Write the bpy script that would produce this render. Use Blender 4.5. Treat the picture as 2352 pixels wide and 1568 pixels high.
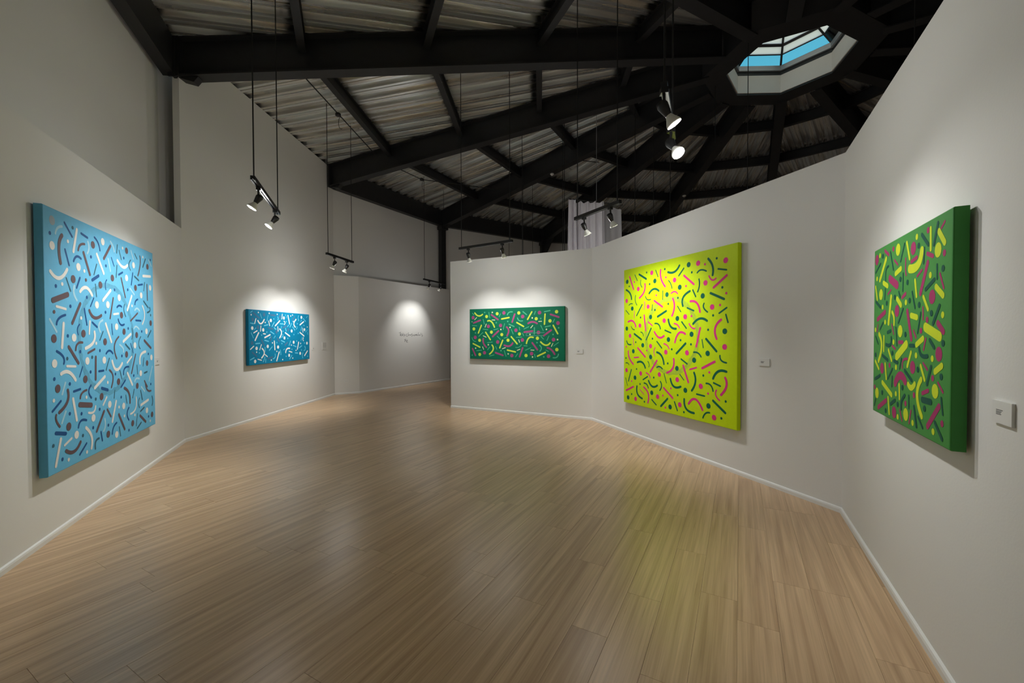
import bpy, bmesh, math, random
from mathutils import Vector, Matrix

random.seed(7)
sc = bpy.context.scene
for o in list(bpy.data.objects):
    bpy.data.objects.remove(o, do_unlink=True)
COL = sc.collection

# ------------------------------------------------------------------ camera
F_PX = 952.668
cam_d = bpy.data.cameras.new('camera')
cam_d.sensor_fit = 'HORIZONTAL'
cam_d.sensor_width = 36.0
cam_d.lens = F_PX * 36.0 / 2352.0
cam_d.clip_start = 0.02
cam_d.clip_end = 500
cam = bpy.data.objects.new('camera', cam_d)
COL.objects.link(cam)
cam.matrix_world = (Matrix.Translation((0, 0, 1.55)) @ Matrix.Rotation(math.pi / 2 - 0.017, 4, 'X')
                    @ Matrix.Rotation(-0.003, 4, 'Z'))
sc.camera = cam

# ------------------------------------------------------------------ sky and exposure
world = bpy.data.worlds.new('world')
sc.world = world
world.use_nodes = True
wn = world.node_tree
wn.nodes.clear()
w_out = wn.nodes.new('ShaderNodeOutputWorld')
w_bg = wn.nodes.new('ShaderNodeBackground')
w_sky = wn.nodes.new('ShaderNodeTexSky')
w_sky.sky_type = 'NISHITA'
w_sky.sun_disc = False
w_sky.sun_elevation = math.radians(48)
w_sky.sun_rotation = math.radians(200)
w_sky.air_density = 1.0
w_sky.dust_density = 0.4
w_sky.ozone_density = 1.0
w_bg.inputs['Strength'].default_value = 0.40
wn.links.new(w_sky.outputs[0], w_bg.inputs['Color'])
wn.links.new(w_bg.outputs[0], w_out.inputs['Surface'])

vs = sc.view_settings
vs.view_transform = 'Standard'
vs.look = 'None'
vs.gamma = 1.0
vs.use_curve_mapping = False
vs.exposure = 0.0
LAMP_W = 84.0            # beam of one reflector bulb
FILL_W = 7.5           # point light added before each bulb to lift the ambient level
LAMP_COL = (1.0, 0.995, 0.965)

# ------------------------------------------------------------------ helpers
def V2(p): return Vector((p[0], p[1], 0))

class MB:
    """collects shapes in one mesh"""
    def __init__(self):
        self.v, self.f, self.smooth = [], [], []
    def add(self, vs_, fs, smooth=False):
        n = len(self.v)
        self.v += [tuple(p) for p in vs_]
        self.f += [tuple(i + n for i in f) for f in fs]
        self.smooth += [smooth] * len(fs)
        return self
    def box(self, o, ux, uy, uz, x0, x1, y0, y1, z0, z1):
        o, ux, uy, uz = Vector(o), Vector(ux), Vector(uy), Vector(uz)
        p = [o + ux * x + uy * y + uz * z for z in (z0, z1) for y in (y0, y1) for x in (x0, x1)]
        return self.add(p, [(0, 2, 3, 1), (4, 5, 7, 6), (0, 1, 5, 4), (2, 6, 7, 3), (0, 4, 6, 2), (1, 3, 7, 5)])
    def abox(self, x0, x1, y0, y1, z0, z1):
        return self.box((0, 0, 0), (1, 0, 0), (0, 1, 0), (0, 0, 1), x0, x1, y0, y1, z0, z1)
    def prism(self, pts, z0, z1):
        """pts: CCW outline in plan; z0/z1 number or list per point"""
        n = len(pts)
        a = z0 if isinstance(z0, (list, tuple)) else [z0] * n
        b = z1 if isinstance(z1, (list, tuple)) else [z1] * n
        v = [(p[0], p[1], a[i]) for i, p in enumerate(pts)] + [(p[0], p[1], b[i]) for i, p in enumerate(pts)]
        f = [tuple(range(n - 1, -1, -1)), tuple(range(n, 2 * n))]
        f += [(i, (i + 1) % n, n + (i + 1) % n, n + i) for i in range(n)]
        return self.add(v, f)
    def sweep(self, profile, A, B, side, up):
        """extrude a closed 2-D profile (side, up) from A to B"""
        A, B, side, up = Vector(A), Vector(B), Vector(side), Vector(up)
        n = len(profile)
        v = [A + side * s + up * u for s, u in profile] + [B + side * s + up * u for s, u in profile]
        f = [tuple(range(n)), tuple(range(2 * n - 1, n - 1, -1))]
        f += [(i, n + i, n + (i + 1) % n, (i + 1) % n) for i in range(n)]
        return self.add(v, f)
    def tube(self, pts, r, seg=8, caps=True):
        pts = [Vector(p) for p in pts]
        rs = r if isinstance(r, (list, tuple)) else [r] * len(pts)
        t0 = (pts[1] - pts[0]).normalized()
        x = t0.orthogonal().normalized()
        rings = []
        for i, p in enumerate(pts):
            t = (pts[min(i + 1, len(pts) - 1)] - pts[max(i - 1, 0)]).normalized()
            x = (x - t * x.dot(t)).normalized()
            y = t.cross(x)
            rings.append([p + (x * math.cos(2 * math.pi * k / seg) + y * math.sin(2 * math.pi * k / seg)) * rs[i] for k in range(seg)])
        v = [q for rg in rings for q in rg]
        f = []
        for i in range(len(pts) - 1):
            for k in range(seg):
                k2 = (k + 1) % seg
                f.append((i * seg + k, i * seg + k2, (i + 1) * seg + k2, (i + 1) * seg + k))
        self.add(v, f, True)
        if caps:
            self.add(rings[0], [tuple(range(seg - 1, -1, -1))])
            self.add(rings[-1], [tuple(range(seg))])
        return self
    def lathe(self, o, axis, prof, seg=20):
        """prof: list of (distance along axis, radius)"""
        o, axis = Vector(o), Vector(axis).normalized()
        return self.tube([o + axis * d for d, _ in prof], [max(r, 1e-4) for _, r in prof], seg)
    def build(self, name, mat, parent=None, origin=None, flat=False):
        me = bpy.data.meshes.new(name)
        og = Vector(origin) if origin is not None else Vector((0, 0, 0))
        me.from_pydata([tuple(Vector(p) - og) for p in self.v], [], self.f)
        me.polygons.foreach_set('use_smooth', self.smooth)
        me.update()
        if not flat:
            bm = bmesh.new(); bm.from_mesh(me)
            bmesh.ops.recalc_face_normals(bm, faces=bm.faces)
            bm.to_mesh(me); bm.free()
        me.materials.append(mat)
        ob = bpy.data.objects.new(name, me)
        COL.objects.link(ob)
        ob.location = og
        if parent is not None:
            put(ob, parent)
        return ob

def put(ob, parent):
    """parent without moving: parents are never rotated or scaled here"""
    ob.parent = parent
    ob.location = Vector(ob.location) - world_loc(parent)

def world_loc(o):
    l = Vector(o.location)
    while o.parent is not None:
        o = o.parent
        l = l + Vector(o.location)
    return l

def empty(name, loc=(0, 0, 0), parent=None):
    o = bpy.data.objects.new(name, None)
    o.empty_display_size = 0.1
    COL.objects.link(o)
    o.location = loc
    if parent is not None:
        put(o, parent)
    return o

def tag(o, label, cat, group=None):
    o['label'] = label
    o['category'] = cat
    if group:
        o['group'] = group
    return o

def struct(o, label=None):
    o['kind'] = 'structure'
    if label:
        o['label'] = label
    return o

# ------------------------------------------------------------------ materials
def srgb(r, g, b):
    f = lambda c: (c / 255 / 12.92) if c / 255 <= 0.04045 else ((c / 255 + 0.055) / 1.055) ** 2.4
    return (f(r), f(g), f(b), 1.0)

def mat(name, col, rough=0.6, metal=0.0, spec=0.5, noise=None, bump=None):
    """noise = (scale, amount) tints the colour, bump = (scale, strength)"""
    m = bpy.data.materials.new(name)
    m.use_nodes = True
    nt = m.node_tree
    b = nt.nodes['Principled BSDF']
    b.inputs['Roughness'].default_value = rough
    b.inputs['Metallic'].default_value = metal
    b.inputs['Specular IOR Level'].default_value = spec
    tc = nt.nodes.new('ShaderNodeTexCoord')
    ns = nt.nodes.new('ShaderNodeTexNoise')
    sc_, am = noise if noise else (6.0, 0.03)
    ns.inputs['Scale'].default_value = sc_
    ns.inputs['Detail'].default_value = 4
    nt.links.new(tc.outputs['Object'], ns.inputs['Vector'])
    mx = nt.nodes.new('ShaderNodeMix')
    mx.data_type = 'RGBA'
    mx.inputs['A'].default_value = tuple(c * (1 - am) for c in col[:3]) + (1,)
    mx.inputs['B'].default_value = tuple(min(1, c * (1 + am)) for c in col[:3]) + (1,)
    nt.links.new(ns.outputs['Fac'], mx.inputs['Factor'])
    nt.links.new(mx.outputs['Result'], b.inputs['Base Color'])
    if bump:
        n2 = nt.nodes.new('ShaderNodeTexNoise')
        n2.inputs['Scale'].default_value = bump[0]
        n2.inputs['Detail'].default_value = 3
        nt.links.new(tc.outputs['Object'], n2.inputs['Vector'])
        bp = nt.nodes.new('ShaderNodeBump')
        bp.inputs['Strength'].default_value = bump[1]
        bp.inputs['Distance'].default_value = 0.004
        nt.links.new(n2.outputs['Fac'], bp.inputs['Height'])
        nt.links.new(bp.outputs['Normal'], b.inputs['Normal'])
    return m

def wood_mat():
    m = bpy.data.materials.new('laminate_wood')
    m.use_nodes = True
    nt = m.node_tree
    L = nt.links.new
    N = nt.nodes.new
    b = nt.nodes['Principled BSDF']
    b.inputs['Specular IOR Level'].default_value = 0.62
    tc = N('ShaderNodeTexCoord')
    oi = N('ShaderNodeObjectInfo')
    ge = N('ShaderNodeNewGeometry')
    rsum = N('ShaderNodeMath'); rsum.operation = 'ADD'
    L(oi.outputs['Random'], rsum.inputs[0]); L(ge.outputs['Random Per Island'], rsum.inputs[1])
    rf = N('ShaderNodeMath'); rf.operation = 'FRACT'
    L(rsum.outputs[0], rf.inputs[0])
    off = N('ShaderNodeCombineXYZ')
    mu = N('ShaderNodeMath'); mu.operation = 'MULTIPLY'; mu.inputs[1].default_value = 37.0
    L(rf.outputs[0], mu.inputs[0]); L(mu.outputs[0], off.inputs['X']); L(mu.outputs[0], off.inputs['Z'])
    add = N('ShaderNodeVectorMath'); add.operation = 'ADD'
    L(tc.outputs['Object'], add.inputs[0]); L(off.outputs[0], add.inputs[1])
    def streak(sx, sy, detail, dist):
        mp = N('ShaderNodeMapping')
        mp.inputs['Rotation'].default_value = (0, 0, PLANK_ROT)
        mp.vector_type = 'POINT'
        sc1 = N('ShaderNodeVectorMath'); sc1.operation = 'MULTIPLY'
        sc1.inputs[1].default_value = (sx, sy, 1)
        L(add.outputs[0], mp.inputs['Vector']); L(mp.outputs[0], sc1.inputs[0])
        n = N('ShaderNodeTexNoise')
        n.inputs['Scale'].default_value = 1.0
        n.inputs['Detail'].default_value = detail
        n.inputs['Distortion'].default_value = dist
        L(sc1.outputs[0], n.inputs['Vector'])
        return n
    n1 = streak(0.8, 24.0, 3, 0.3)      # broad strips
    n2 = streak(2.5, 120.0, 4, 0.4)     # fine grain
    cr = N('ShaderNodeValToRGB')
    cr.color_ramp.elements[0].position = 0.30
    cr.color_ramp.elements[0].color = WOOD_DARK
    cr.color_ramp.elements[1].position = 0.70
    cr.color_ramp.elements[1].color = WOOD_LIGHT
    L(n1.outputs['Fac'], cr.inputs['Fac'])
    cr2 = N('ShaderNodeValToRGB')
    cr2.color_ramp.elements[0].position = 0.30
    cr2.color_ramp.elements[0].color = (0.86, 0.85, 0.83, 1)
    cr2.color_ramp.elements[1].position = 0.62
    cr2.color_ramp.elements[1].color = (1.04, 1.04, 1.04, 1)
    L(n2.outputs['Fac'], cr2.inputs['Fac'])
    mx = N('ShaderNodeMix'); mx.data_type = 'RGBA'; mx.blend_type = 'MULTIPLY'
    mx.inputs['Factor'].default_value = 1
    L(cr.outputs[0], mx.inputs['A']); L(cr2.outputs[0], mx.inputs['B'])
    # plank to plank tone
    hv = N('ShaderNodeHueSaturation')
    mr = N('ShaderNodeMapRange')
    mr.inputs['To Min'].default_value = 0.965
    mr.inputs['To Max'].default_value = 1.035
    L(rf.outputs[0], mr.inputs['Value']); L(mr.outputs[0], hv.inputs['Value'])
    L(mx.outputs['Result'], hv.inputs['Color'])
    L(hv.outputs[0], b.inputs['Base Color'])
    rr = N('ShaderNodeMapRange')
    rr.inputs['To Min'].default_value = 0.25
    rr.inputs['To Max'].default_value = 0.34
    L(n2.outputs['Fac'], rr.inputs['Value']); L(rr.outputs[0], b.inputs['Roughness'])
    bp = N('ShaderNodeBump'); bp.inputs['Strength'].default_value = 0.04; bp.inputs['Distance'].default_value = 0.001
    L(n2.outputs['Fac'], bp.inputs['Height']); L(bp.outputs[0], b.inputs['Normal'])
    return m

def deck_mat():
    """galvanised sheet: zinc streaks along the ribs, black paint overspray beside the purlins"""
    m = bpy.data.materials.new('galvanised_deck')
    m.use_nodes = True
    nt = m.node_tree
    L = nt.links.new
    N = nt.nodes.new
    b = nt.nodes['Principled BSDF']
    b.inputs['Metallic'].default_value = 0.85
    tc = N('ShaderNodeTexCoord')
    def noise(sx, sy, detail):
        mp = N('ShaderNodeVectorMath'); mp.operation = 'MULTIPLY'
        mp.inputs[1].default_value = (sx, sy, 3.0)
        L(tc.outputs['Object'], mp.inputs[0])
        n = N('ShaderNodeTexNoise')
        n.inputs['Scale'].default_value = 1.0
        n.inputs['Detail'].default_value = detail
        L(mp.outputs[0], n.inputs['Vector'])
        return n
    n1 = noise(0.22, 8.0, 2)
    n2 = noise(60.0, 60.0, 1)
    n3 = noise(6.0, 11.0, 3)
    cr = N('ShaderNodeValToRGB')
    e = cr.color_ramp.elements
    e[0].position = 0.30; e[0].color = (0.60, 0.57, 0.53, 1)
    e[1].position = 0.74; e[1].color = (0.85, 0.86, 0.84, 1)
    q = e.new(0.41); q.color = (1.0, 0.95, 0.86, 1)
    q = e.new(0.50); q.color = (0.80, 0.79, 0.77, 1)
    q = e.new(0.60); q.color = (0.97, 0.99, 0.98, 1)
    L(n1.outputs['Fac'], cr.inputs['Fac'])
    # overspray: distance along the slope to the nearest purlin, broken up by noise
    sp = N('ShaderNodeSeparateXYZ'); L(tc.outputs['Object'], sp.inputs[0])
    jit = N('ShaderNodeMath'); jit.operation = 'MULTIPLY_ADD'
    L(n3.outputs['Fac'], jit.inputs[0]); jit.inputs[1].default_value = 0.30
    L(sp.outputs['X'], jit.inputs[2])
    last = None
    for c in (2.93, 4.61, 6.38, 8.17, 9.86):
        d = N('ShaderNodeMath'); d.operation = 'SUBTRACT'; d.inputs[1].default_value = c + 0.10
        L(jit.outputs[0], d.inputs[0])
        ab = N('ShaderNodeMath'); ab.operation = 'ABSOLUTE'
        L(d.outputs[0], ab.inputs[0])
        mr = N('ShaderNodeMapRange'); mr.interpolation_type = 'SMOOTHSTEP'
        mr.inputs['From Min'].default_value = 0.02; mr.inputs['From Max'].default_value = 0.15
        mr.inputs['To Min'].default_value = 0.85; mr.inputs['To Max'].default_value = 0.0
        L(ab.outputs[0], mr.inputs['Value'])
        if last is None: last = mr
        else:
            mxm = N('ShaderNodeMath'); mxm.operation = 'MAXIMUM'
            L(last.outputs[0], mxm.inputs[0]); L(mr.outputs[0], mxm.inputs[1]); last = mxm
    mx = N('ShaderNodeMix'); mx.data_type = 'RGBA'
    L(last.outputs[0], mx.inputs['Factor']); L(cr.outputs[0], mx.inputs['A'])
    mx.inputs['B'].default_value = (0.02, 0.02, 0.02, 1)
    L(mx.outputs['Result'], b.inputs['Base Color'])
    rr = N('ShaderNodeMapRange'); rr.inputs['To Min'].default_value = 0.20; rr.inputs['To Max'].default_value = 0.36
    L(n1.outputs['Fac'], rr.inputs['Value']); L(rr.outputs[0], b.inputs['Roughness'])
    bp = N('ShaderNodeBump'); bp.inputs['Strength'].default_value = 0.12; bp.inputs['Distance'].default_value = 0.004
    L(n2.outputs['Fac'], bp.inputs['Height']); L(bp.outputs[0], b.inputs['Normal'])
    return m

def emit_mat(name, col, strength):
    m = bpy.data.materials.new(name)
    m.use_nodes = True
    b = m.node_tree.nodes['Principled BSDF']
    b.inputs['Base Color'].default_value = (0.9, 0.9, 0.88, 1)
    b.inputs['Emission Color'].default_value = col
    b.inputs['Emission Strength'].default_value = strength
    return m

def glass_mat(name, tint, gloss=0.12, rough=0.02):
    m = bpy.data.materials.new(name)
    m.use_nodes = True
    nt = m.node_tree
    nt.nodes.remove(nt.nodes['Principled BSDF'])
    out = nt.nodes['Material Output']
    tr = nt.nodes.new('ShaderNodeBsdfTransparent'); tr.inputs['Color'].default_value = tint
    gl = nt.nodes.new('ShaderNodeBsdfGlossy'); gl.inputs['Roughness'].default_value = rough
    fr = nt.nodes.new('ShaderNodeFresnel'); fr.inputs['IOR'].default_value = 1.45
    mx = nt.nodes.new('ShaderNodeMixShader')
    nt.links.new(fr.outputs[0], mx.inputs[0])
    nt.links.new(tr.outputs[0], mx.inputs[1]); nt.links.new(gl.outputs[0], mx.inputs[2])
    nt.links.new(mx.outputs[0], out.inputs['Surface'])
    return m

def translucent_mat(name, col, through):
    m = bpy.data.materials.new(name)
    m.use_nodes = True
    nt = m.node_tree
    nt.nodes.remove(nt.nodes['Principled BSDF'])
    out = nt.nodes['Material Output']
    d = nt.nodes.new('ShaderNodeBsdfDiffuse'); d.inputs['Color'].default_value = col
    t = nt.nodes.new('ShaderNodeBsdfTranslucent'); t.inputs['Color'].default_value = col
    mx = nt.nodes.new('ShaderNodeMixShader'); mx.inputs[0].default_value = through
    nt.links.new(d.outputs[0], mx.inputs[1]); nt.links.new(t.outputs[0], mx.inputs[2])
    nt.links.new(mx.outputs[0], out.inputs['Surface'])
    return m

PLANK_ANG = math.radians(28.8)
PLANK_ROT = 0.0            # planks carry their own rotation
WOOD_DARK = (0.425, 0.272, 0.152, 1)
WOOD_LIGHT = (0.655, 0.458, 0.276, 1)
M_WALL = mat('white_wall_paint', (0.74, 0.732, 0.705, 1), 0.75, noise=(1.2, 0.02), bump=(90, 0.10))
M_TRIM = mat('white_trim_paint', (0.78, 0.78, 0.76, 1), 0.45)
M_STEEL = mat('black_steel_paint', (0.016, 0.016, 0.017, 1), 0.5, noise=(9, 0.3))
M_BLACK = mat('black_fixture_enamel', (0.012, 0.012, 0.013, 1), 0.40)
M_CABLE = mat('black_cable', (0.008, 0.008, 0.008, 1), 0.6)
M_CURB = mat('white_curb_paint', (0.80, 0.72, 0.66, 1), 0.6)
M_BULB = mat('white_bulb_glass', (0.80, 0.80, 0.74, 1), 0.35)
M_LENS = emit_mat('lit_bulb_lens', (1.0, 0.95, 0.84, 1), 14.0)
M_CARD = mat('white_card', (0.72, 0.715, 0.69, 1), 0.7)
M_INK = mat('grey_print', (0.12, 0.12, 0.12, 1), 0.8)
M_PEN = mat('dark_marker_ink', (0.16, 0.16, 0.17, 1), 0.8)
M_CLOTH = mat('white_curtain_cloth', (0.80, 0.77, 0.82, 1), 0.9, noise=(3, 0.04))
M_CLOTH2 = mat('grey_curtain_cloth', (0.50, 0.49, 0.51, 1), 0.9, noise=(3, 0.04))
M_PLASTIC = mat('white_plastic', (0.75, 0.75, 0.73, 1), 0.4)
M_SUB = mat('subfloor', (0.10, 0.08, 0.06, 1), 0.9)
M_SEAL = mat('light_seal', (0.06, 0.06, 0.06, 1), 0.9)
M_WOOD = wood_mat()
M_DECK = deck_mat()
M_GLASS = glass_mat('clear_skylight_glass', (0.46, 0.80, 0.72, 1))
M_CREAM = translucent_mat('cream_fibreglass', (0.98, 0.90, 0.72, 1), 0.85)
M_ALU = mat('grey_aluminium', (0.45, 0.46, 0.48, 1), 0.4, metal=0.5)

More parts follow.
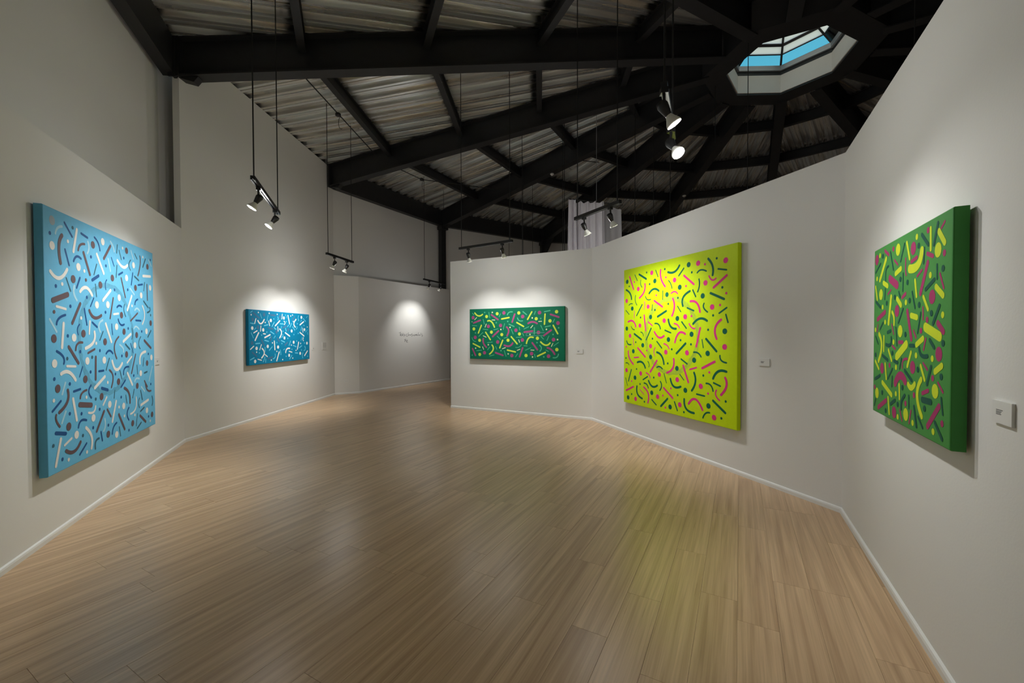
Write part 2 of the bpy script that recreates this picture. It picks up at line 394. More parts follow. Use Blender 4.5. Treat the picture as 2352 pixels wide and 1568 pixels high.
# ------------------------------------------------------------------ brush strokes of the five canvases (cm from the lower left corner)
PAINT = {
 'Y': {
  'G': 'D8.6,185.2;d13.8,177.7;l27.4,193.5,33.6,183.9;L37.6,192.6,53.8,183.9;d54.6,192.9;l74.0,193.3,78.9,183.7;D72.3,178.7;d61.2,175.6;l41.7,183.8,41.0,178.4,44.2,173.2;L6.3,173.0,15.8,166.8,19.5,157.8;l29.7,162.5,28.4,155.5,32.5,148.0;l13.3,149.1,17.1,151.0,21.8,150.7;D21.3,143.6;l5.4,141.8,13.7,135.2;m44.7,147.9,32.0,132.6;d41.2,129.4;l51.9,159.3,56.7,154.2,63.7,154.1;L60.4,162.7,70.4,167.9,80.5,164.3;l88.6,163.5,88.3,151.9;d92.4,192.1;L98.6,187.2,110.6,185.8,119.7,192.7;l99.6,176.0,104.0,171.0,106.2,164.9;m127.3,188.0,118.6,179.8;D135.6,191.2;d140.9,181.0;m149.8,179.2,155.5,181.8,163.7,179.3;L166.6,193.2,173.1,183.6,173.2,173.3;d179.0,191.6;m181.1,179.2,192.7,176.5;D120.4,164.9;m152.5,171.2,153.2,163.7,150.5,156.2;d187.1,157.6;L170.3,152.7,189.5,144.3;D158.5,150.5;m142.7,159.1,147.4,150.6;L137.7,158.2,126.3,151.1,126.0,140.6;D96.7,157.7;d117.2,151.6;d99.3,145.2;l67.6,146.3,66.2,138.2;d72.7,138.5;L95.4,136.0,78.3,129.1;l116.6,140.9,122.4,133.5;m133.5,137.8,144.4,133.7;m160.6,141.4,160.1,136.3,165.9,131.0;m193.2,134.4,182.8,128.7;d174.2,126.6;m192.1,126.8,195.0,118.0;D116.3,125.2;D63.6,129.2;D7.9,113.7;l18.8,116.9,22.3,113.0,26.9,111.8;m72.8,119.9,80.2,118.4,83.9,112.4;L99.6,124.4,104.3,114.9,113.8,112.0;m124.1,120.7,132.0,112.4;L143.5,117.7,154.3,123.7,165.2,120.7;D190.8,108.1;d167.0,110.1;D140.9,104.9;m93.1,110.3,104.3,106.8;m64.8,113.4,54.1,97.1;L26.7,105.5,43.1,97.4;l41.5,108.2,46.0,106.5,47.9,102.6;d30.0,93.3;m7.6,94.8,11.5,90.0,18.7,89.6;D46.4,89.1;d67.7,98.8;D99.9,97.9;d122.1,97.3;d140.0,92.4;L130.9,93.3,114.9,80.2;L164.0,99.3,179.3,85.3;l157.8,98.4,159.7,88.8;m77.0,95.0,86.8,86.3;d106.2,85.2;D24.1,79.6;d5.8,68.4;D63.9,73.0;L77.0,80.1,86.6,75.6,91.2,64.8;L34.0,63.6,45.0,64.3,52.2,56.8;l57.7,66.4,60.6,63.0,60.2,58.5;l5.3,60.9,10.3,61.0,13.5,58.5;d32.1,53.6;m19.4,51.7,12.2,33.7;D28.4,40.4;l4.8,38.0,9.7,26.5;m57.3,44.7,47.2,39.3;d70.6,44.6;m77.1,59.3,82.6,60.7,88.2,58.1;d98.7,66.2;D115.9,60.8;m123.3,73.3,133.8,67.8;m144.6,82.8,151.3,82.2,156.3,77.8;D145.3,73.1;D166.4,82.4;m184.3,80.5,186.2,75.2,193.2,72.9;d160.0,55.7;l121.1,53.6,128.2,47.0;l91.6,52.0,96.3,39.9;L174.6,53.4,182.0,62.4,193.3,63.0;L145.3,57.7,147.5,46.7,141.7,35.4;m175.4,48.6,185.0,45.9;m164.4,46.8,171.1,45.4,174.7,38.9;m149.6,32.1,162.0,31.4;D130.9,34.4;d117.4,26.4;L103.9,46.2,110.5,36.7,122.7,38.0;L59.6,39.0,67.8,31.8,78.0,34.4;m84.3,40.6,86.8,34.7,83.2,28.3;m49.6,34.6,55.5,33.4,58.9,28.6;d40.4,32.2;L33.2,28.2,34.4,17.1,45.4,11.7;d20.4,14.8;D11.5,8.5;d50.4,7.7;D66.5,22.8;L98.5,19.1,85.4,7.0;m66.6,13.1,75.9,7.3;D103.5,8.9;m111.7,16.9,117.0,6.3;d128.6,6.4;L129.0,22.9,132.4,11.5,145.4,8.2;D168.0,20.6;L174.8,27.8,192.1,16.6;d192.6,29.6;m159.7,5.1,163.7,11.1,169.7,12.9;d186.7,9.6',
  'P': 'L14.8,191.9,24.4,172.2;d26.2,182.8;D65.8,190.9;D35.7,171.4;L51.0,177.2,49.2,166.5,38.5,158.0;D7.4,156.1;l26.6,140.0,26.1,129.5;l49.8,152.0,51.1,146.8,48.7,140.8;D58.1,144.2;d75.4,158.7;L84.2,192.2,85.1,180.4,93.2,168.8;d94.6,180.9;D111.0,175.3;D151.1,190.5;d161.7,187.5;D191.5,187.2;m167.9,172.9,172.5,167.7,178.0,168.9;L193.1,170.3,174.7,158.7;L127.9,178.7,144.2,166.1;d131.3,165.2;D162.6,165.5;d192.6,150.5;m105.0,158.6,111.2,160.3,116.5,157.1;L107.9,151.5,110.8,141.0,106.5,129.2;L71.4,151.5,87.8,142.1;L138.9,145.6,149.3,142.7,154.2,131.7;D172.7,136.4;d184.1,137.9;D130.1,126.9;d140.6,127.2;L49.4,132.3,52.9,110.5;L11.4,124.0,22.9,124.8,30.1,116.1;D39.8,117.7;m58.3,122.5,67.2,117.3;D91.5,123.3;m110.6,118.9,116.5,117.0,120.0,113.1;m136.9,117.8,141.2,113.1,146.2,111.9;L185.7,121.3,177.3,111.9,179.4,99.6;L154.8,112.3,148.8,90.0;L112.0,94.4,119.3,106.5,130.1,105.4;L71.8,108.2,81.4,100.5,91.1,102.9;D16.0,102.7;l24.2,99.2,25.0,88.6;d6.5,85.9;D190.7,90.6;D63.7,88.3;m91.2,92.3,97.6,90.0,101.0,85.9;D94.9,81.0;d55.4,81.8;l73.6,86.7,70.8,80.8,72.6,74.8;L35.1,84.8,51.9,72.6;L11.9,79.4,14.2,69.3,24.1,60.3;m26.2,70.2,37.2,71.3;L77.1,68.7,63.3,52.0;D7.3,49.9;D41.8,47.8;d20.2,34.5;m54.1,49.9,60.0,47.7,62.9,43.6;D82.2,49.9;L109.9,72.8,108.4,60.8,97.3,53.6;D133.4,81.7;L176.8,73.2,158.2,64.3;d169.1,60.2;m138.1,61.2,149.2,64.4;L127.0,65.3,135.9,45.0;D116.5,46.3;L191.6,55.9,193.4,46.7,186.1,36.1;D156.1,42.4;d167.4,35.1;m179.6,40.6,178.6,34.8,184.0,29.5;d104.9,33.7;L91.1,32.7,108.2,21.4;L48.9,28.6,59.0,20.4,58.1,7.5;l39.9,24.3,49.4,18.2;L6.7,18.8,24.5,26.5;D29.9,8.9;D78.8,19.1;d89.4,22.1;d94.5,6.6;D121.3,14.6;L136.5,18.4,147.6,25.6,159.0,14.4;D176.4,8.5',
 },
 'G': {
  'Y': 'L12.5,93.3,21.2,87.1,30.4,90.0;D40.0,85.5;D64.0,90.5;L74.0,79.9,90.2,82.4;L42.5,76.5,50.9,75.1,57.8,64.1;D111.3,90.9;L138.7,92.3,129.8,78.2;D147.7,79.0;D188.5,91.2;L165.6,87.3,164.3,68.3;D175.5,74.5;L107.1,72.4,121.4,64.7;L181.9,66.0,190.6,50.6;D10.1,60.9;L27.8,67.9,20.6,52.5;L37.7,53.9,48.4,39.2;D50.9,54.1;D74.2,49.2;D112.6,50.3;L94.9,44.9,107.6,31.2;D150.1,42.0;L127.3,32.0,132.3,42.4,141.3,43.7;D23.5,37.8;L8.2,31.0,24.2,23.8;L76.3,38.0,69.5,22.9;D87.8,38.1;L156.8,35.1,166.9,29.0,175.5,33.2;D23.7,9.2;L52.2,28.3,54.8,19.6,46.4,10.3;L86.4,18.8,103.8,15.4;D188.9,21.1;D126.3,8.9;L166.0,15.5,150.2,8.2',
  'C': 'l6.7,93.1,10.4,89.4;d35.5,93.7;l45.0,93.6,47.5,82.6;l71.2,90.2,68.4,84.4;m86.7,87.6,90.2,92.4,97.5,93.3;l31.9,80.1,34.7,70.1;d61.8,72.7;d87.4,74.9;l80.4,70.7,77.3,59.4;m120.1,93.2,127.8,87.2;l146.2,93.2,143.7,87.2;m108.5,81.3,112.2,76.0,119.2,75.5;d156.8,79.3;m164.3,91.8,175.5,93.7;l184.4,77.5,181.3,71.8;m90.2,69.4,101.1,64.8;l122.0,59.7,132.3,64.1;l156.8,66.3,162.0,56.3;m166.0,63.4,176.2,65.3;d192.5,61.4;l6.2,67.8,17.1,67.2;l31.9,60.3,42.9,59.0;l55.9,58.5,65.7,60.7;l95.0,59.3,99.2,50.2;l112.2,63.5,113.3,57.9;m144.0,62.2,143.6,49.9;d13.9,52.8;l31.2,53.6,21.6,45.6;l118.7,52.0,121.6,46.8;d181.5,49.2;l63.9,46.0,71.1,39.6;l79.2,42.0,86.5,44.1;l105.7,43.6,117.3,44.4;l157.4,45.1,162.5,40.4;l173.3,46.4,169.3,37.9;l5.5,43.5,8.7,37.3,14.6,35.3;l41.3,33.0,52.9,34.4;d149.2,33.7;l192.2,34.3,182.7,28.0;l104.2,24.4,111.3,24.7,116.8,29.8;l122.0,27.6,128.7,27.2;m154.6,28.6,158.1,23.6,155.0,17.5;l16.4,16.6,28.2,17.8;l46.9,24.4,41.9,18.7;l60.3,25.8,62.7,20.1;d72.4,17.5;l79.6,17.4,83.4,6.5;l125.2,19.0,136.1,23.8;l167.0,19.9,172.4,17.3;l108.5,12.1,104.2,5.9;l144.0,11.6,145.6,5.7;d162.9,7.1;m192.0,12.8,188.7,7.0,181.6,5.9;l46.5,6.4,56.4,8.7;d5.8,7.4',
  'P': 'S8.3,83.8;R25.3,78.2,9.8,73.1;R51.0,88.8,65.7,78.9;S79.1,91.8;S43.9,65.8;S71.5,67.2;R102.5,88.6,97.1,73.5;S119.6,83.8;S154.5,90.4;R176.8,86.5,192.5,81.2;S191.2,70.2;R131.0,70.4,140.0,73.2,149.3,70.1;R85.0,63.8,89.3,56.9,85.9,47.1;S105.0,57.5;R122.8,53.8,140.0,55.7;S152.2,52.9;R177.9,57.3,163.0,47.0;S13.2,43.6;R66.8,56.4,53.9,45.4;S182.5,39.5;R32.0,40.9,32.8,31.7,39.1,24.0;S64.9,34.5;R79.7,28.2,90.6,26.6,98.0,32.6;S118.7,38.7;R139.5,33.3,149.8,20.6;R6.6,20.7,13.8,7.0;S34.8,12.7;R170.3,24.2,178.1,20.6,184.5,12.6;R60.2,13.2,76.3,8.3;S96.1,8.3;R119.4,23.5,112.9,6.5;S138.0,12.8;S172.6,8.5',
  'W': 'l16.9,83.9,12.2,79.6;l5.7,75.6,5.9,75.4;d53.1,93.4;l52.4,78.5,58.8,78.0;l39.1,70.4,36.3,64.0;d139.6,80.7;l152.7,73.8,158.7,74.0;l140.6,66.4,136.3,61.6;d168.3,58.7;d92.4,63.2;l32.0,47.0,38.7,44.0;d72.1,59.3;d134.7,49.3;d190.3,39.6;d43.7,28.9;l110.9,39.0,112.9,34.0;l181.1,32.6,178.2,26.8;l30.4,24.8,33.0,19.3;d14.1,21.7;l75.1,21.1,82.1,23.5;l107.6,18.5,113.5,20.8;l136.5,19.6,143.1,19.4;d88.1,11.4;d139.9,6.4',
  'F': 'l126.9,47.0,161.6,47.0;l126.9,47.0,127.4,51.6;l128.7,52.0,164.3,52.7',
 },
 'DB': {
  'C': 'l5.3,94.2,10.8,97.1;l32.3,93.5,36.5,85.2;l55.2,91.3,52.0,80.5;m86.2,89.5,87.5,86.7,86.2,83.8;l112.0,95.4,114.6,92.3,115.2,89.0;m160.7,95.6,158.3,89.9,160.9,84.7;l196.6,96.4,192.2,92.0;m179.4,90.0,187.9,84.1;m4.9,75.5,13.4,74.5;d73.3,85.2;m43.7,71.7,54.7,73.5;m74.7,78.9,67.0,70.4;m93.7,76.4,104.2,76.3;d114.6,81.3;m134.0,78.3,127.5,70.4;l118.1,70.8,123.4,74.6;d155.7,78.0;l172.5,86.7,167.7,82.4;d181.7,74.9;l19.7,67.3,15.4,63.8;l6.6,58.2,12.5,49.0;d35.4,54.0;d51.0,59.7;m62.2,60.9,73.5,56.2;m74.4,69.8,75.7,66.6,80.3,65.5;l98.4,71.7,97.0,66.9;m111.6,67.8,114.2,62.3;d103.0,61.5;m137.5,71.1,145.4,64.2;l153.7,72.2,153.7,68.6,150.3,66.3;m172.6,71.8,169.1,63.7;l195.5,65.3,187.4,60.4;l194.9,60.1,196.7,54.9;d141.7,54.9;d158.1,57.4;m102.0,55.0,102.8,51.7,98.2,49.5;d119.4,47.0;l77.1,52.3,72.3,47.7;l62.8,50.9,58.0,47.4;m44.3,44.2,56.0,42.0;m18.6,38.5,30.5,39.0;d82.0,39.0;m96.6,43.0,108.0,39.7;d98.8,37.2;m128.9,41.6,123.9,32.5;d152.0,41.2;m138.5,32.2,149.9,29.3;m172.0,30.7,162.0,26.7;d182.5,36.4;l174.8,49.9,168.6,42.0;m183.3,29.1,186.7,23.5,180.0,19.4;d170.4,21.4;d134.0,24.4;m145.7,16.2,155.4,15.4;l103.3,24.2,109.5,26.0;m66.9,31.5,57.8,25.1;m45.0,31.1,45.5,23.5;d28.4,21.2;m93.1,24.4,94.8,15.1;m75.9,17.1,75.9,11.2,69.0,8.0;m3.6,10.1,13.7,13.2;m44.8,13.2,39.5,4.4;m46.8,8.9,46.0,3.2;d112.8,10.7;m133.2,11.4,125.2,4.6;m176.7,15.2,173.5,9.5,175.5,4.2;d195.0,6.6',
  'W': 'd7.2,90.3;d27.2,95.4;d59.0,95.5;d84.2,94.7;m101.2,95.7,99.4,86.1;D106.5,88.3;L120.9,93.9,126.3,77.1;d130.9,93.6;d137.5,95.8;D171.5,92.4;m20.1,83.7,16.3,74.8;L25.5,80.3,34.2,75.1,43.7,83.0;d46.6,77.6;m56.9,80.7,59.9,72.0;D63.7,81.9;L92.3,82.2,77.6,72.2;m106.8,82.0,110.4,78.8,107.6,75.2;d140.0,82.3;L150.5,87.0,142.0,78.0,147.5,70.7;L180.3,83.1,165.6,76.0;D9.7,66.5;m34.0,70.7,32.4,61.1;D40.3,63.6;m13.7,58.1,22.9,61.9;L27.2,58.3,17.0,44.5;m40.6,56.6,46.9,56.0;L44.7,49.3,61.0,54.7;m85.6,70.6,86.7,61.7;L91.7,66.0,97.9,58.7,91.3,48.4;D133.5,62.5;d195.1,71.7;m176.0,69.0,177.3,59.8;D183.3,65.8;L164.9,59.5,181.4,51.8;L110.7,58.6,126.4,51.6;D107.7,48.2;m13.2,34.0,4.0,28.7;D20.8,29.9;m34.5,36.3,29.6,26.9;D53.2,32.6;L73.8,42.2,75.2,25.7;d67.9,39.0;D85.8,30.4;D140.5,38.8;d131.9,33.1;L159.5,38.6,154.4,23.7;d167.1,35.8;D192.9,35.8;m178.9,47.8,176.5,44.6,179.0,41.2;L194.4,18.2,182.6,8.6;d149.1,21.5;L111.4,18.5,115.6,25.5,125.8,26.4;m123.1,20.4,133.8,18.2;D165.1,14.4;D123.3,12.2;L36.6,29.0,42.6,20.7,34.9,11.9;d20.9,23.1;m44.3,17.8,51.6,13.4;d81.5,22.1;L89.2,20.3,80.8,3.6;D16.3,6.5;m23.9,10.1,34.3,7.5;d63.8,6.0;d100.6,4.7;d136.3,5.7',
  'K': 'R13.1,93.7,28.9,85.5;S43.7,92.1;R63.4,92.4,77.6,92.3;S93.6,90.2;R145.8,92.9,137.4,86.1;S11.2,81.8;S25.5,68.1;R56.0,67.5,69.9,65.7;R103.4,68.7,115.4,73.1;S121.2,64.7;S81.6,60.2;S8.7,39.9;R9.2,22.9,20.4,15.7;R53.6,9.2,67.5,11.6;R64.8,50.6,62.3,43.5;R84.3,47.3,89.7,41.5;R109.2,33.7,117.7,38.5;R35.4,44.7,42.6,34.6',
 },
 'DG': {
  'P': 'D5.3,93.6;m19.9,96.8,26.5,93.3;d33.9,95.3;D62.2,90.5;d79.3,95.7;l95.9,95.7,92.8,93.7;m78.7,85.1,84.8,83.0;d95.9,82.5;m66.9,85.4,59.9,84.2;l35.9,88.8,41.1,85.6;l52.4,87.0,52.4,81.2,53.4,78.5;X28.7,79.5,40.4,74.5;L79.3,80.8,71.6,67.5;l73.0,78.4,67.5,76.1;l92.0,74.2,95.8,67.7;D84.5,64.8;l31.0,73.0,26.0,70.9;L21.4,60.9,7.6,57.0;m52.8,68.9,48.1,67.3;d79.5,54.7;D40.6,60.6;L55.5,59.8,61.1,45.7;l74.8,60.6,75.1,55.1;L90.6,52.9,96.0,49.1;l32.9,53.5,35.9,48.2;l8.7,53.7,7.4,49.7;l63.8,49.8,67.0,46.4;d72.8,49.7;m43.9,43.7,49.6,43.8;l78.3,45.9,76.0,40.8;D92.0,39.4;l56.2,35.4,50.6,34.3,49.6,30.4;l33.9,41.5,38.8,39.9;D17.2,27.8;d30.0,30.4;D63.2,31.6;l75.8,34.5,80.5,31.8;d86.2,28.4;X39.3,21.3,46.4,26.1,53.7,23.7;l91.6,26.9,96.4,23.4;m75.3,20.3,81.7,22.3;d3.7,15.2;L25.0,9.8,10.9,3.6;d54.6,12.4;D38.2,5.1;l46.8,7.7,50.1,2.7;l62.0,9.8,59.6,3.2;L92.9,16.8,81.5,5.9;d96.0,9.9;d65.4,18.1',
  'Y': 'd11.1,95.4;D41.3,93.6;m53.7,95.0,57.7,86.2;d66.5,95.3;m82.1,96.0,82.4,86.4;L90.5,92.8,96.1,86.9;D89.9,84.8;X72.7,87.5,68.0,81.4,57.8,81.0;L22.2,91.7,11.5,80.6;L45.7,82.8,38.0,81.1;L18.0,78.2,25.2,75.7;d6.0,82.0;m65.0,74.4,67.0,66.5;d82.4,74.8;L88.4,68.9,95.2,64.6;m3.5,77.3,6.8,69.3;D13.7,71.7;d17.1,64.0;L31.4,69.0,27.6,54.2;L40.8,67.2,46.6,63.4;d53.5,64.4;m75.1,65.6,80.3,59.4;d95.2,56.3;m33.1,60.4,36.1,57.6,36.4,53.4;d21.8,55.0;L60.6,57.4,67.8,56.2;X77.8,51.3,92.6,47.0;D45.9,49.6;d4.1,50.7;L11.2,48.0,16.1,41.0,10.7,31.9;m20.0,46.6,19.9,38.3;d36.1,43.7;L75.2,46.0,67.7,42.9;X54.7,42.8,41.1,35.8;d67.4,37.7;d85.6,37.1;m61.1,39.0,56.5,31.7;m28.1,39.0,33.3,33.4;m4.6,31.4,11.3,27.1;m22.8,30.8,24.9,22.4;d40.4,30.0;m73.1,33.1,77.7,26.8;L95.0,34.5,88.5,31.5;L18.1,19.5,33.9,14.1;L57.9,22.6,62.0,21.3,66.2,23.6;m45.4,21.1,46.2,13.8;L73.8,26.6,69.4,18.4,75.0,9.3;D88.9,22.9;D8.4,12.0;d40.7,15.6;m28.4,11.9,30.6,3.1;d43.9,3.6;D55.2,6.8;d64.3,4.2;d87.5,4.7',
  'T': 'd16.3,94.2;l50.6,95.0,45.1,86.7;d68.8,90.6;m72.4,95.1,79.8,89.0;m89.5,96.6,85.6,88.0;l75.5,88.3,74.8,81.3;l12.3,90.4,3.2,86.1;l29.4,94.3,34.4,83.8;l26.3,86.9,22.2,85.1,21.7,79.3;l49.1,79.8,48.9,70.7;d55.2,74.5;d45.4,77.2;m86.6,72.3,77.4,68.8;l89.1,78.5,89.3,72.4;d94.9,76.1;l21.4,74.2,20.5,68.5;d37.1,68.3;m4.4,68.0,12.9,64.2;d24.2,65.9;l43.1,70.8,45.3,67.6;d58.3,65.0;l61.5,69.0,65.3,60.9;d70.3,62.1;m92.1,60.4,85.8,52.8;d84.0,57.5;l49.7,61.3,43.0,54.2;l72.3,58.2,68.9,48.8;d53.2,47.9;l17.9,54.9,12.8,51.1;m26.0,49.0,31.2,49.9;l39.5,51.5,40.7,45.7;l4.5,46.6,9.4,42.2;m32.2,46.1,31.1,42.2,23.9,42.0;l40.4,47.7,41.3,42.1;m59.3,42.3,64.8,42.4;m82.7,45.4,87.3,42.1;d95.9,44.2;m71.1,41.4,73.6,38.1,80.4,38.0;d34.4,37.5;m17.8,35.5,27.1,33.1;d4.9,35.2;m37.1,33.4,42.6,32.7;l48.3,35.1,45.8,29.7;l34.8,28.8,27.6,22.6;m53.0,29.3,62.4,25.0;d69.7,31.0;m84.5,33.4,80.3,25.0;d94.6,29.8;l34.7,24.5,34.2,19.0;m4.3,20.3,13.6,23.2;L75.4,17.3,84.5,17.5;d78.0,13.5;l94.9,20.7,96.6,14.0;d17.9,13.5;d49.9,20.0;m39.4,11.9,32.7,8.9;d43.5,10.3;m53.4,16.4,49.1,12.5,48.8,8.7;l58.8,16.9,59.2,10.7;l5.8,8.0,3.6,3.8;d24.4,3.8;m65.7,12.5,68.9,3.4;l70.9,8.4,76.1,4.1;m89.2,9.1,96.2,3.3',
 },
 'LB': {
  'K': 'S10.8,190.6',
  'C': 'm23.2,188.9,17.5,186.5,14.7,181.8;m60.1,184.7,61.6,179.5,58.9,174.6;m99.9,193.0,104.4,189.6,106.7,185.0;m94.7,176.0,98.6,165.1;m143.1,192.4,148.2,184.8;m188.3,190.2,195.2,184.3;m38.4,144.6,37.4,139.4,41.5,133.0;m139.4,152.9,149.1,147.4;m38.4,142.9,37.4,138.2,41.7,133.1;m149.6,130.8,155.3,133.1,161.4,130.8;m5.5,116.3,13.6,107.1;m82.4,118.1,75.8,113.9,77.8,107.5;m147.1,111.5,152.1,113.6,159.4,111.0;m114.3,95.0,121.3,91.5,122.1,87.7;m193.1,68.1,183.3,52.5;m146.4,55.6,150.4,58.3,157.6,57.5;m23.3,67.2,19.0,58.9;m162.5,48.1,171.1,42.2;m23.1,44.7,17.8,36.7;m83.0,27.8,83.5,21.3,80.3,17.1',
  'B': 'm26.5,192.8,36.7,183.9;d7.9,180.5;m50.0,189.6,59.7,188.0;m71.0,190.8,77.1,187.1,80.0,181.0;m26.6,171.8,31.7,160.3;m38.1,164.5,42.6,169.1,49.0,168.3;d64.6,172.5;l100.9,178.1,106.1,170.8;d126.5,182.0;d192.7,191.0;d90.4,168.7;m115.0,163.8,123.4,167.2;L66.0,152.6,76.8,157.7;m146.4,169.6,142.4,157.0;d13.8,141.8;m46.8,152.1,41.7,143.4;l91.3,155.8,88.5,151.9,89.4,146.7;d106.0,148.0;d134.1,150.9;m159.2,158.5,170.1,160.4;d56.7,136.7;l67.9,137.1,62.2,129.3;d32.3,127.6;m52.4,126.7,56.1,113.4;d87.9,125.6;m110.4,131.6,114.9,133.5,120.0,132.6;m157.5,142.9,152.1,140.7,150.3,137.0;m151.5,120.2,164.6,120.1;m13.7,112.8,16.9,117.4,25.2,120.3;m64.7,115.6,72.5,111.7;l99.2,114.9,100.4,105.0;m112.5,119.9,117.3,114.8,124.9,115.3;d133.4,111.3;d166.1,108.5;d27.9,103.9;l44.8,113.4,41.5,109.5,42.6,104.9;l138.4,95.8,144.0,85.8;d44.9,90.8;m13.1,92.3,21.3,87.6,21.8,82.3;d76.5,90.6;m87.6,87.4,93.7,90.0,100.1,87.1;d118.5,83.9;d182.6,83.2;m133.0,72.1,124.0,71.1,121.5,65.2;l48.0,78.0,43.2,70.1;d60.3,72.7;m74.0,72.2,82.5,72.1;d104.6,67.1;d144.3,62.0;d9.5,71.5;m125.1,59.1,115.5,53.2;d187.9,48.4;d29.2,65.7;m34.5,59.0,44.1,59.8;m17.0,53.8,6.4,47.5;m60.4,61.0,56.7,56.0,60.8,50.3;L78.4,56.5,89.4,53.5;d115.5,43.3;d74.1,38.1;d45.0,39.2;d28.3,42.1;m131.8,30.3,127.4,24.6,131.2,17.8;d180.3,12.5;m40.0,28.7,44.1,33.5,52.3,32.4;d89.1,20.8;m105.3,19.9,99.0,17.0,96.2,11.1;d130.9,7.3;L9.9,30.5,22.5,27.5;d62.6,23.9;m75.6,17.4,77.8,9.1;m51.7,12.9,41.2,6.0;d17.4,8.7',
  'T': 'd37.7,191.4;l113.5,192.6,111.6,184.4;l116.7,187.9,121.2,179.7;l151.7,190.9,157.6,186.2;l142.1,182.5,137.8,177.2,141.2,171.8;m179.0,189.6,171.8,179.7;l74.0,167.6,69.0,157.7;l111.8,172.3,109.7,160.5;m150.3,166.7,160.5,163.6;l27.4,149.6,33.1,139.8;l71.1,149.4,72.6,138.8;l175.9,163.3,173.1,153.8;l126.4,135.4,124.8,129.7,128.3,123.3;m172.4,142.1,184.2,135.7;m188.5,135.9,189.2,132.5,181.7,130.0;d190.7,127.4;l142.3,111.4,143.6,106.2,141.3,100.3;m191.0,109.7,182.0,102.3;l82.8,107.8,76.9,100.0;l163.3,102.8,157.6,95.9,161.3,89.8;m126.8,95.3,136.0,90.0;d26.5,86.0;d63.3,85.3;l93.3,82.8,86.9,72.2;l170.2,79.3,167.8,70.4;m170.8,62.5,178.4,63.3;l113.7,69.8,117.7,61.2;l152.6,72.4,153.5,63.0;d67.8,48.1;l102.8,51.6,101.0,44.4;l125.3,43.9,127.5,35.5;l144.8,47.5,140.9,39.1;m160.5,44.2,164.4,34.0;l157.6,36.6,154.2,32.1,156.9,26.2;m190.8,33.9,192.6,28.5,190.4,23.7;m168.7,24.6,159.2,21.9;l110.4,14.9,112.7,5.5;l151.5,20.6,148.1,8.3;m160.4,9.5,150.6,5.2;d46.4,20.6;d6.5,21.8;m72.1,12.4,66.4,10.9,65.6,4.7',
  'W': 'D10.1,171.7;d30.6,179.0;L43.5,191.2,38.0,172.4;D85.2,189.9;d124.3,191.5;L74.4,176.6,85.9,161.2;d172.2,190.8;L112.9,177.4,124.2,172.6,134.2,176.0;D148.5,178.2;D44.8,160.8;L7.3,152.1,18.2,148.3,28.7,156.4;d53.5,158.7;D131.8,162.7;L171.8,169.9,192.1,172.0;d21.8,144.2;L46.7,140.8,56.0,145.0,65.1,139.3;D190.7,158.8;L98.1,146.8,83.5,136.2;D115.1,141.3;L142.7,145.3,132.3,130.1;D166.2,148.0;D72.9,131.4;D92.4,132.9;m13.8,126.4,25.9,125.0;m103.2,124.5,113.0,125.6;d143.2,135.1;m168.6,136.8,174.2,126.8,167.9,116.6;L22.6,113.6,19.9,95.0;d47.3,118.8;m60.7,116.5,59.3,105.7;L87.7,115.0,97.7,98.2;D108.6,112.6;D178.5,108.8;D36.4,102.5;L67.8,107.3,66.1,98.7,53.1,93.3;d70.4,97.3;L139.0,105.5,122.0,98.2;D148.3,93.7;L175.0,86.0,162.4,82.7,159.9,73.9;D190.9,78.8;m140.1,82.1,129.6,76.4;D10.1,83.1;m25.8,80.1,37.7,79.0;D55.5,82.5;D83.9,81.6;L98.6,79.9,106.7,71.1,118.8,76.5;D161.5,63.0;L18.0,74.6,28.0,75.2,37.3,68.0;L129.9,65.8,140.3,53.0;L84.3,66.5,66.5,58.1;d89.4,60.6;d8.2,55.4;L33.2,53.2,37.8,35.3;d52.8,51.8;m87.0,47.2,80.3,41.0;D92.3,39.7;m148.8,38.6,147.2,27.1,135.2,23.2;L180.0,31.4,160.6,28.5;d110.4,34.3;D120.3,33.8;L104.8,40.8,96.8,22.7;m67.2,41.9,63.8,37.5,55.7,38.1;D63.3,32.3;D175.8,20.1;d121.4,23.6;d145.1,20.4;d184.6,6.7;D37.1,23.3;L51.2,26.2,59.7,16.9,59.2,6.9;D104.7,8.6;L15.8,24.7,9.0,5.9;m30.2,22.1,20.5,18.8;d25.5,6.2;d52.0,5.4',
